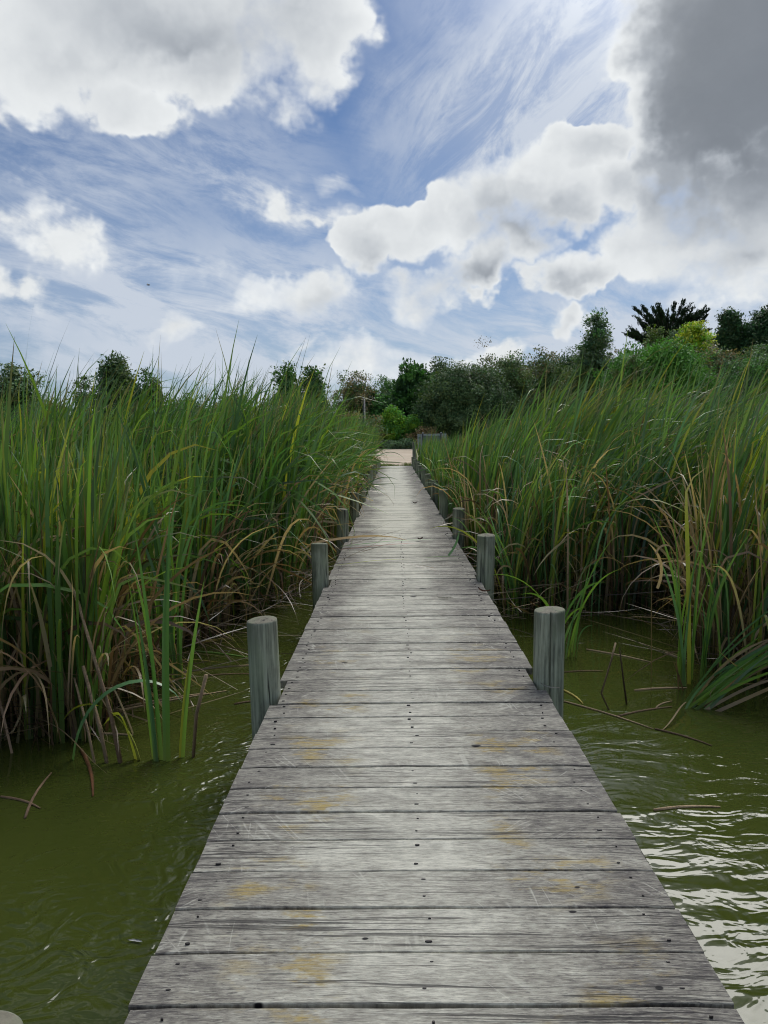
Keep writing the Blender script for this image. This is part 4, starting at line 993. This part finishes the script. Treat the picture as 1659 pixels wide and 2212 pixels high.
def crown_mesh(name, lobes, nclump, per, leaf, csize, pal, probs, aspect=0.45, up=0.0, shell=0.55, droop=0.0, wisp=0.0, twigs=None):
    """lobes: (cx,cy,cz,rx,ry,rz). leaf clumps fill the outer part of every lobe; clumps vary in colour and thickness"""
    nclump = int(nclump * 1.7); per = int(per * 1.5); shell = shell * 0.75
    lob = np.array(lobes, float); vol = lob[:, 3] * lob[:, 5]; pi = vol / vol.sum()
    k = rng.choice(len(lob), nclump, p=pi)
    u = rng.normal(size=(nclump, 3)); u /= np.linalg.norm(u, axis=1, keepdims=True)
    rad = (shell + (1 - shell) * rng.random(nclump)) * np.minimum(1 + wisp * 0.8 * np.abs(rng.normal(0, 1, nclump)) * (rng.random(nclump) < 0.12), 1.22)
    # uneven outline: radius swells and dips with direction
    sw = 1 + 0.16 * np.sin(u[:, 0] * 5 + k) * np.sin(u[:, 2] * 6 + k * 2) + 0.10 * np.sin(u[:, 1] * 9 + u[:, 2] * 7 + k * 3)
    c = lob[k, :3] + u * lob[k, 3:] * (rad * sw)[:, None]
    cs = 1.0 * csize * rng.uniform(0.6, 1.5, nclump)
    cc = pick(pal, probs, nclump, 0.26) * 2.55 * np.array((0.95, 1.14, 0.90))
    idx = np.repeat(np.arange(nclump), per); n = len(idx)
    off = np.clip(rng.normal(size=(n, 3)), -1.5, 1.5) * cs[idx][:, None] * np.array((1, 1, 0.75))
    P = c[idx] + off
    al = u[idx] * np.array((1, 1, 0.6)) + np.array((0, 0, up - droop))
    V, F = quads_from(P, np.full(n, leaf * 1.25), aspect * 1.3, al, 0.45 if (up or droop) else 0.0, u[idx] + np.array((0, 0, 0.35)))
    C = np.repeat(cc[idx] * rng.uniform(0.75, 1.25, (n, 1)), 4, axis=0)
    return np_mesh(name, V, F, C, smooth=False)

def trunk_mesh(h, r, lean=(0, 0), limbs=(), seed=1):
    pr = random.Random(seed); bm = bmesh.new()
    pts = [Vector((0, 0, -0.4))] + [Vector((lean[0] * t + pr.uniform(-.05, .05) * h * .2, lean[1] * t + pr.uniform(-.05, .05) * h * .2, h * t)) for t in (0.15, 0.4, 0.7, 1.0)]
    add_tube(bm, pts, [r * 1.35, r * 1.05, r * 0.85, r * 0.6, r * 0.2], 8)
    for (t, dx, dy, dz, rr) in limbs:
        a = Vector((lean[0] * t, lean[1] * t, h * t)); b = a + Vector((dx, dy, dz))
        m = a.lerp(b, 0.5) + Vector((0, 0, 0.12 * dz))
        add_tube(bm, [a, m, b], [rr, rr * 0.7, rr * 0.25], 6)
    return bm_mesh('trunk', bm, True)

OLV = np.array((0.052, 0.066, 0.028)); DKG = np.array((0.024, 0.048, 0.022)); MDG = np.array((0.045, 0.095, 0.026)); BRG = np.array((0.062, 0.135, 0.030))
YLG = np.array((0.12, 0.185, 0.020)); YEL = np.array((0.26, 0.24, 0.025)); GRY = np.array((0.11, 0.145, 0.10)); BRN = np.array((0.12, 0.085, 0.048)); RED = np.array((0.15, 0.085, 0.055)); TEA = np.array((0.046, 0.070, 0.036))

def tree(name, x, y, top, hw, label, cat, pal, probs, lobes=None, nclump=260, per=34, leaf=0.22, csize=0.36, trunk_r=0.14, aspect=0.45, up=0.0, shell=0.55, droop=0.0, wisp=0.12, base=None, group=None, seed=1, low=0.0, depth=1.0):
    z0 = float(terrain(x, y)) if base is None else base
    h = top - z0
    root = empty(name, (x, y, z0)); tag(root, label, cat, group)
    if lobes is None:
        lobes = [(0, 0, 0.52, 1.0, 1.0, 0.46), (-0.45, 0.1, 0.38, 0.6, 0.6, 0.34), (0.48, -0.1, 0.36, 0.56, 0.6, 0.34), (0.1, -0.3, 0.72, 0.55, 0.5, 0.26)]
    L = [(a * hw, b * hw * depth, low * h + c * h * (1 - low), rx * hw, ry * hw * depth, rz * h * (1 - low)) for a, b, c, rx, ry, rz in lobes]
    link('crown', crown_mesh('crown', L, nclump, per, leaf, csize, pal, probs, aspect, up, shell, droop, wisp), root, [M_tree])
    limbs = [(random.uniform(.3, .7), random.uniform(-.6, .6) * hw, random.uniform(-.5, .5) * hw, random.uniform(.1, .3) * h, trunk_r * .5) for _ in range(5)]
    link('trunk', trunk_mesh(h * 0.8, trunk_r, (random.uniform(-.1, .1) * hw, 0), limbs, seed), root, [M_bark])
    return root

# behind the track, from left to right of the boardwalk's end
tree('shrub', -3.7, 78, 7.9, 2.5, 'brownish olive scrubby tree beyond the track, left of the boardwalk end', 'shrub', [OLV, BRN, TEA], [.45, .35, .2], nclump=260, per=30, leaf=0.16, csize=0.30, wisp=0.3)
tree('shrub', -3.6, 72.5, 3.6, 2.7, 'low dry brown shrub behind the thin white marker pole', 'shrub', [BRN, OLV, GRY * 0.7], [.5, .3, .2], nclump=200, per=34, leaf=0.16, csize=0.3)
tree('shrub', -0.8, 83, 7.7, 1.9, 'rounded blue grey green bush beyond the track, left of the dark upright tree', 'shrub', [GRY, GRY * 0.75, MDG], [.5, .3, .2], nclump=190, per=34, leaf=0.16, csize=0.28)
tree('shrub', -1.1, 77.5, 5.7, 2.0, 'mid green leafy bush in front of the blue grey bush', 'shrub', [MDG, DKG, BRG * .8], [.4, .4, .2], nclump=200, per=34, leaf=0.2, csize=0.32)
tree('tree', 2.0, 80, 8.9, 2.3, 'dark green upright bushy tree left of the big domed thicket', 'tree', [DKG, MDG * .8, MDG], [.5, .3, .2], lobes=[(0, 0, .5, .8, .9, .48), (-.4, 0, .62, .5, .5, .34), (.5, 0, .55, .5, .6, .36), (.2, 0, .8, .35, .4, .2), (-.6, 0, .35, .45, .5, .3)], nclump=260, per=34, leaf=0.26, csize=0.3, up=0.8, wisp=0.2)
tree('tree', 5.1, 85, 10.0, 1.3, 'thin wispy tree poking up behind the domed thicket', 'tree', [OLV, TEA, DKG], [.4, .4, .2], nclump=70, per=26, leaf=0.2, csize=0.3, wisp=0.5, lobes=[(0, 0, .82, .8, .8, .16), (.5, 0, .72, .6, .6, .12), (-.3, 0, .6, .9, .8, .2)])
tree('thicket', 6.9, 76, 8.3, 4.9, 'big dark grey green domed thicket behind the notice board', 'shrub', [TEA, TEA * .75, OLV * .9, DKG], [.4, .3, .2, .1], nclump=800, per=42, leaf=0.16, csize=0.42, shell=0.6, trunk_r=0.2,
     lobes=[(0, 0, .48, .95, .9, .50), (-.5, -.2, .40, .50, .6, .40), (.5, -.1, .45, .52, .6, .44), (-.2, -.3, .66, .5, .5, .30), (.25, .1, .74, .55, .5, .26)])
tree('thicket', 11.2, 80, 9.8, 4.0, 'olive brown feathery topped thicket right of the domed one', 'shrub', [OLV, OLV * 1.25, TEA, BRN * .8], [.4, .25, .25, .1], nclump=480, per=38, leaf=0.17, csize=0.38, wisp=0.25)
tree('shrub', 0.1, 73.8, 4.3, 1.25, 'bright yellow green bush standing behind the boardwalk end', 'shrub', [YLG * .8, BRG, MDG], [.4, .35, .25], lobes=[(0, 0, .5, .9, .9, .46), (-.3, 0, .7, .5, .5, .26), (.4, 0, .4, .5, .6, .34)], nclump=170, per=34, leaf=0.17, csize=0.24, up=0.6)
tree('shrub', 1.75, 73.5, 3.2, 0.95, 'smaller yellow green bush close right of the bright one', 'shrub', [BRG, YLG * .6, MDG], [.4, .3, .3], nclump=120, per=32, leaf=0.16, csize=0.22, up=0.6)
tree('shrub', 2.9, 72.6, 2.0, 1.7, 'low dead rusty brown bush left of the notice board', 'shrub', [RED, BRN, BRN * .7], [.45, .35, .2], nclump=170, per=34, leaf=0.13, csize=0.24, base=float(terrain(2.9, 72.6)))
for i, (x, y, top, hw, lab) in enumerate([(-2.6, 71.9, 1.1, 1.2, 'low grey saltbush on the far track edge, leftmost of the row'), (-0.5, 71.7, 1.0, 1.3, 'low grey saltbush on the far track edge under the mid green bush'),
                                     (1.2, 71.6, 1.05, 1.2, 'low grey saltbush on the far track edge under the yellow green bushes'), (4.3, 71.8, 1.1, 1.4, 'low grey saltbush on the far track edge beside the notice board')]):
    tree('saltbush', x, y, top, hw, lab, 'shrub', [GRY * .75, GRY * .5, OLV], [.45, .3, .25], nclump=90, per=30, leaf=0.12, csize=0.17, trunk_r=0.04, group='low saltbushes along the far edge of the track')
tree('thicket', 15.6, 85, 10.4, 3.9, 'reddish olive thicket behind the right reeds, left of the hill', 'shrub', [OLV, TEA, BRN, DKG], [.35, .3, .2, .15], nclump=340, per=36, leaf=0.18, csize=0.38, wisp=0.3)
tree('thicket', 18.9, 89, 10.8, 3.3, 'dark olive thicket just left of the tall gum tree', 'shrub', [DKG, OLV, MDG * .8], [.4, .35, .25], nclump=280, per=36, leaf=0.18, csize=0.36, wisp=0.35)
tree('gum_tree', 19.4, 76, 13.3, 2.3, 'tall narrow gum tree with pale drooping foliage on the hill foot', 'tree', [OLV * 1.2, GRY * .6, DKG, MDG * .9], [.35, .25, .25, .15],
     lobes=[(.15, 0, .84, .42, .5, .15), (0, 0, .66, .60, .7, .2), (-.1, 0, .46, .85, .9, .24), (.25, 0, .28, .9, .9, .24), (-.45, 0, .3, .6, .8, .2)], nclump=380, per=34, leaf=0.24, csize=0.34, droop=0.8, wisp=0.25, aspect=0.3, trunk_r=0.2)
tree('thicket', 24.3, 72, 9.8, 5.0, 'broad bright green leafy bush covering the hillside below the spiky tree', 'shrub', [BRG * .9, MDG, BRG * .65], [.4, .4, .2], nclump=700, per=40, leaf=0.2, csize=0.42, up=0.3, lobes=[(0, 0, .55, .9, .8, .42), (-.55, -.1, .42, .5, .6, .40), (.6, 0, .38, .5, .6, .36), (.1, -.2, .72, .5, .5, .26)])
tree('shrub', 20.9, 69.5, 8.2, 2.2, 'green rounded bush between the gum tree and the broad bright bush', 'shrub', [MDG, BRG * .75, OLV], [.4, .35, .25], nclump=220, per=36, leaf=0.2, csize=0.36)
tree('thicket', 28.3, 78, 9.6, 3.4, 'mid green bush behind the right shoulder of the broad bright bush', 'shrub', [MDG, BRG * .7, OLV], [.45, .3, .25], nclump=280, per=36, leaf=0.2, csize=0.38)
tree('thicket', 22.3, 92, 11.2, 3.2, 'dark olive thicket filling the gap right of the tall gum tree', 'shrub', [OLV, DKG, MDG * .8], [.4, .3, .3], nclump=280, per=36, leaf=0.19, csize=0.38, wisp=0.3)
tree('thicket', 36.8, 99, 14.2, 3.2, 'grey olive thicket on the hilltop right of the golden bush', 'shrub', [TEA, OLV, GRY * .6], [.4, .35, .25], nclump=260, per=36, leaf=0.19, csize=0.38, wisp=0.3)
tree('wattle_tree', 32.1, 84, 13.0, 2.1, 'golden yellow flowering bush on the hill beside the spiky tree', 'tree', [YEL, YLG, YEL * .7, MDG], [.4, .3, .2, .1], nclump=260, per=36, leaf=0.2, csize=0.34, droop=0.4, lobes=[(0, 0, .66, .9, .9, .30), (-.35, 0, .45, .6, .6, .3), (.45, 0, .5, .55, .6, .3), (.05, 0, .85, .5, .5, .14)])
tree('shrub', 29.9, 90, 13.4, 1.6, 'small olive tree close under the left side of the spiky tree', 'tree', [OLV * 1.1, BRN, YLG * .5], [.55, .25, .2], nclump=150, per=32, leaf=0.2, csize=0.32)
tree('shrub', 26.6, 96, 12.4, 1.7, 'sparse twiggy brown bush between the gum tree and spiky tree', 'shrub', [BRN * .9, TEA, OLV], [.4, .3, .3], nclump=80, per=26, leaf=0.16, csize=0.28, wisp=0.6)
tree('tree', 39.4, 92, 15.7, 1.7, 'dark ragged tree at the right, in front of the darkest tree', 'tree', [DKG, TEA * .8, OLV * .8], [.5, .3, .2], nclump=230, per=34, leaf=0.24, csize=0.34, wisp=0.4, lobes=[(0, 0, .8, .6, .7, .18), (.2, 0, .55, .9, .9, .26), (-.4, 0, .6, .5, .6, .14), (.1, 0, .3, .9, .9, .24)])
tree('tree', 43.3, 90, 15.6, 3.2, 'large dark tree at the right end of the hilltop', 'tree', [DKG, DKG * .75, OLV * .7], [.5, .3, .2], nclump=460, per=38, leaf=0.24, csize=0.42, trunk_r=0.25, lobes=[(0, 0, .62, .9, .9, .36), (-.5, 0, .5, .5, .6, .3), (.5, 0, .5, .6, .6, .34), (.1, 0, .82, .55, .6, .16)])
tree('shrub', 31.5, 75.5, 9.6, 2.3, 'grey brown rounded bush below the shed roof', 'shrub', [TEA, BRN, GRY * .6], [.45, .3, .25], nclump=220, per=36, leaf=0.17, csize=0.34)
tree('shrub', 32.3, 70, 8.3, 2.6, 'mixed green bush low on the right of the hillside', 'shrub', [MDG, GRY * .6, BRG * .7], [.4, .35, .25], nclump=240, per=36, leaf=0.18, csize=0.36)
tree('shrub', 36.5, 78, 10.2, 2.6, 'grey green bush under the large dark tree', 'shrub', [GRY * .6, MDG, OLV], [.4, .35, .25], nclump=220, per=34, leaf=0.18, csize=0.36)
# trees on the left skyline
tree('gum_tree', -21.2, 60, 8.2, 2.0, 'open crowned gum tree rising above the left reeds', 'tree', [OLV, DKG, GRY * .55], [.4, .35, .25], lobes=[(-.1, 0, .78, .6, .7, .2), (-.35, 0, .58, .6, .7, .2), (.4, 0, .55, .6, .7, .2), (.1, 0, .4, .9, .9, .2)], nclump=210, per=30, leaf=0.2, csize=0.28, wisp=0.35, droop=0.4)
tree('shrub', -19.0, 61, 6.9, 1.2, 'dark small bush close right of the left gum tree', 'shrub', [DKG, OLV], [.6, .4], nclump=110, per=30, leaf=0.18, csize=0.26, wisp=0.3)
tree('tree', -29.4, 60, 7.4, 2.1, 'olive tree at the far left edge above the reeds', 'tree', [OLV, DKG, GRY * .6], [.45, .3, .25], nclump=220, per=30, leaf=0.2, csize=0.3, wisp=0.35, droop=0.3)
tree('shrub', -24.2, 61, 6.7, 1.1, 'thin sparse bush left of the left gum tree', 'shrub', [OLV * 1.1, GRY * .6], [.6, .4], nclump=60, per=24, leaf=0.16, csize=0.26, wisp=0.5)
tree('tree', -8.5, 62, 7.2, 1.2, 'dark leafy tree showing through the tall reed tips', 'tree', [DKG, MDG * .8], [.6, .4], nclump=130, per=32, leaf=0.22, csize=0.28, wisp=0.25)
tree('tree', -6.5, 63, 7.0, 1.2, 'dark leafy tree just right of the one behind reed tips', 'tree', [DKG, MDG * .8, OLV], [.5, .3, .2], nclump=130, per=32, leaf=0.22, csize=0.28, wisp=0.25)
for i, (x, y, top, hw, lab) in enumerate([(-15.8, 58, 4.7, 2.4, 'low brownish olive bush behind the middle of the left reeds'), (-26.2, 58.5, 4.5, 2.0, 'low olive bush between the leftmost tree and the gum tree'), (-12.6, 60, 4.9, 2.2, 'low olive bush left of the dark leafy trees'),
                              (-32.5, 62, 4.8, 2.4, 'low olive bush under the tree at the far left edge')]):
    tree('shrub', x, y, top, hw, lab, 'shrub', [OLV, BRN * .8, TEA], [.5, .25, .25], nclump=150, per=32, leaf=0.17, csize=0.32, wisp=0.3, group='low bushes behind the left reeds')

# the wind-combed cypress: upswept limbs with dense dark sprays
cy0 = float(terrain(39.2, 112)); cyp = empty('cypress_tree', (39.2, 112, cy0))
tag(cyp, 'dark spiky cypress with upswept branches on the hilltop', 'tree')
bm = bmesh.new(); add_tube(bm, [(0, 0, -.5), (0.1, 0, 2.5), (0, 0, 5.5)], [.5, .38, .2], 8)
Pc, Uc = [], []
H = 19.9 - cy0
for i in range(84):
    a = random.uniform(0, 2 * math.pi); el = math.asin(random.uniform(-0.05, 0.95)); 
    z0 = random.uniform(0.30, 0.62) * H
    ln = 5.7 * (0.62 + 0.38 * abs(math.cos(el))) * random.uniform(0.75, 1.05)
    d = Vector((math.cos(a) * math.cos(el), math.sin(a) * math.cos(el), math.sin(el) * 0.75 + 0.12))
    p0 = Vector((0, 0, z0)); p1 = p0 + d * ln * .55; p2 = p0 + d * ln + Vector((0, 0, 0.9))
    p2.z = min(p2.z, H)
    add_tube(bm, [p0, p1, p2], [.12, .07, .02], 5, cap=False)
    for q in range(26):
        t = random.uniform(0.25, 1.0)
        c = (p0.lerp(p1, t / .55) if t < .55 else p1.lerp(p2, (t - .55) / .45))
        w = 0.34 * (1.12 - t)
        c = c + Vector((random.gauss(0, w), random.gauss(0, w), abs(random.gauss(0, w * .8))))
        u = (d + Vector((random.gauss(0, .25), random.gauss(0, .25), .75))).normalized()
        for e in range(13):
            Pc.append(c + u * random.uniform(-.1, .5) + Vector((random.gauss(0, .12), random.gauss(0, .12), random.gauss(0, .08)))); Uc.append(u)
link('trunk', bm_mesh('trunk', bm, True), cyp, [M_bark])
Pc = np.array([tuple(p) for p in Pc]); Uc = np.array([tuple(u) for u in Uc])
Vq, Fq = quads_from(Pc, np.full(len(Pc), 0.36), 0.35, Uc, 0.75)
Cq = np.repeat(pick([DKG * .8, DKG, DKG * 1.3], [.4, .4, .2], len(Pc), .25), 4, axis=0)
link('crown', np_mesh('crown', Vq, Fq, Cq, smooth=False), cyp, [M_tree])

# grass at the end of the boardwalk, low scrub cover on the hillside
def tufts(name, pts, h, w, cols, probs, per=7):
    idx = np.repeat(np.arange(len(pts)), per); n = len(idx)
    b = np.zeros((n, 3)); b[:, :2] = pts[idx] + rng.normal(0, w, (n, 2)); b[:, 2] = terrain(b[:, 0], b[:, 1]) + 0.0
    cm = pick(cols, probs, n, .3)
    th0 = np.abs(rng.normal(0.15, 0.15, n))
    V, F, C = blades(b, h * rng.uniform(.5, 1.3, n), rng.uniform(.008, .02, n) * (h / .2) ** .7, rng.uniform(0, 6.28, n), th0, th0 + rng.uniform(.2, 1.0, n), np.full(n, 1.5), rng.uniform(-1.5, 1.5, n), rng.uniform(-1.5, 1.5, n), cm * .8, cm, cm * 1.1, 3)
    return link(name, np_mesh(name, V, F, C), None, [M_tree])
q = np.concatenate([rng.uniform((-6, 37.5), (-0.0, 40.0), (420, 2)), rng.uniform((0.5, 37.6), (7, 40.6), (620, 2)), rng.uniform((-0.9, 38.0), (0.95, 38.9), (60, 2))])
tag(tufts('grass', q, .14, .08, [YLG * 1.2, BRG, D1], [.5, .3, .2], 9), 'short yellow green grass along the near edge of the gravel track', 'grass', kind='stuff')
q = np.concatenate([rng.uniform((-40, 71.5), (60, 120), (5200, 2)), rng.uniform((-60, 44), (-17, 75), (2200, 2)), rng.uniform((18, 44), (60, 75), (2200, 2))])
q = q[~((q[:, 1] < 72) & (q[:, 0] > -35) & (q[:, 0] < 41) & (q[:, 1] > 38))]
tag(tufts('undergrowth', q, .8, .25, [OLV, BRN, MDG, GRY * .6], [.35, .3, .2, .15], 12), 'low scrubby undergrowth covering the ground between the bushes', 'undergrowth', kind='stuff')

# ------------------------------------------------------------------ notice board seen from behind, posts, pole, shed
zs_ = float(terrain(1.9, 40))
sg = empty('notice_board', (1.95, 40, zs_), R(-4)); tag(sg, 'grey green notice board seen from behind at the far end of the boardwalk', 'sign')
zt, zb_ = 1.52 - zs_, 0.22 - zs_
bm = bmesh.new(); add_box(bm, (-0.72, 0.02, zb_), (0.72, 0.05, zt), 0.004); link('panel', bm_mesh('panel', bm), sg, [M_metal])
bm = bmesh.new()
add_box(bm, (-0.75, -0.012, zt - 0.10), (0.75, 0.018, zt + 0.01), 0.004); add_box(bm, (-0.75, -0.012, zb_ - 0.01), (0.75, 0.018, zb_ + 0.09), 0.004)
add_box(bm, (-0.75, -0.010, zb_ + 0.092), (-0.50, 0.018, zt - 0.102), 0.004); add_box(bm, (0.50, -0.010, zb_ + 0.092), (0.75, 0.018, zt - 0.102), 0.004)
link('frame', bm_mesh('frame', bm), sg, [M_metal2])
for sx in (-0.47, 0.47):
    bm = bmesh.new(); add_tube(bm, [(sx, -0.05, -0.5), (sx, -0.05, 0.6), (sx, -0.05, zt + 0.04)], [0.035, 0.035, 0.035], 10)
    lg = link('leg', bm_mesh('leg', bm, True), sg, [M_dark])
    bm = bmesh.new(); add_tube(bm, [(sx, -0.05, zt + 0.041), (sx, -0.05, zt + 0.075)], [0.042, 0.03], 10); link('cap', bm_mesh('cap', bm, True), lg, [M_white])
for sx in (-0.64,):
    for zz_ in (zt - 0.22, zb_ + 0.16):
        bm = bmesh.new(); add_box(bm, (sx - 0.06, -0.03, zz_), (sx + 0.06, -0.011, zz_ + 0.05), 0.003); link('bracket', bm_mesh('bracket', bm), sg, [M_dark])
o = link('bollard', post_mesh(99, 1.20, 0.10), None, [M_post]); o.location = (1.02, 39.2, -0.08)
tag(o, 'tall grey timber bollard standing in front of the notice board', 'bollard')

zm = float(terrain(-2.5, 66)); mk = empty('marker_pole', (-2.5, 66, zm)); tag(mk, 'thin pole carrying a narrow white marker beyond the left reeds', 'pole')
bm = bmesh.new(); add_tube(bm, [(-0.10, 0, -0.4), (-0.10, 0, 2), (-0.10, 0, 4.8 - zm)], [.045, .045, .045], 8); link('post', bm_mesh('post', bm, True), mk, [M_dark])
bm = bmesh.new(); add_box(bm, (0.0, -0.03, 2.9 - zm), (0.06, 0.0, 4.65 - zm), 0.008); link('panel', bm_mesh('panel', bm), mk, [M_white])

zp = float(terrain(47.3, 116)); pp = empty('power_pole', (47.0, 116, zp)); tag(pp, 'timber power pole with a crossarm beside the shed on the hill', 'pole')
bm = bmesh.new(); add_tube(bm, [(0, 0, -1), (0, 0, 3), (0, 0, 15.5 - zp)], [.22, .2, .16], 8); link('pole', bm_mesh('pole', bm, True), pp, [M_bark])
bm = bmesh.new(); add_box(bm, (-1.2, -0.26, 15.0 - zp), (1.1, -0.12, 15.2 - zp), 0.01); link('crossarm', bm_mesh('crossarm', bm), pp, [M_bark])
for sx in (-1.05, -0.5, 0.5, 0.95):
    bm = bmesh.new(); add_tube(bm, [(sx, -0.19, 15.21 - zp), (sx, -0.19, 15.32 - zp), (sx, -0.19, 15.42 - zp)], [.05, .08, .04], 8); link('insulator', bm_mesh('insulator', bm, True), pp, [M_white])

zh = float(terrain(50, 118)); hs = empty('shed', (50.2, 118, zh), R(12)); tag(hs, 'small pale shed with a grey metal roof on the hill', 'building')
wt_ = 13.6 - zh; rt_ = 14.7 - zh
bm = bmesh.new(); add_box(bm, (-3.6, -2.5, -1.5), (3.6, 2.5, wt_), 0.02); link('wall', bm_mesh('wall', bm), hs, [M_wall])
bm = bmesh.new()
v = [bm.verts.new(p) for p in [(-3.9, -2.9, wt_ - .05), (3.9, -2.9, wt_ - .05), (3.9, 0, rt_), (-3.9, 0, rt_), (3.9, 2.9, wt_ - .05), (-3.9, 2.9, wt_ - .05)]]
bm.faces.new((v[0], v[1], v[2], v[3])); bm.faces.new((v[3], v[2], v[4], v[5])); bm.faces.new((v[0], v[3], v[5])); bm.faces.new((v[1], v[4], v[2]))
bm.faces.new((v[0], v[5], v[4], v[1]))
bmesh.ops.translate(bm, verts=bm.verts, vec=(0, 0, 0.06))
link('roof', bm_mesh('roof', bm), hs, [M_roof])
bm = bmesh.new(); add_box(bm, (-2.6, -2.56, wt_ - 1.5), (-1.2, -2.503, wt_ - .5), 0.01); link('window', bm_mesh('window', bm), hs, [M_glass])

# a small bird far up on the left
bm = bmesh.new()
add_tube(bm, [(-.11, 0, 0), (-.06, 0, .005), (0, 0, .01), (.06, 0, .012), (.11, 0, .02)], [.006, .022, .034, .026, .008], 8)
for s_ in (-1, 1):
    r0 = [bm.verts.new(p) for p in [(-.04, s_ * .015, .02), (.035, s_ * .015, .02), (.03, s_ * .12, .07), (-.03, s_ * .11, .065), (-.035, s_ * .22, .05)]]
    bm.faces.new((r0[0], r0[1], r0[2], r0[3])); bm.faces.new((r0[3], r0[2], r0[4]))
o = link('bird', bm_mesh('bird', bm), None, [M_dark]); o.location = BIRD; o.rotation_euler = (0.3, 0, 0.8)
tag(o, 'tiny dark bird in flight high over the left reeds', 'bird')
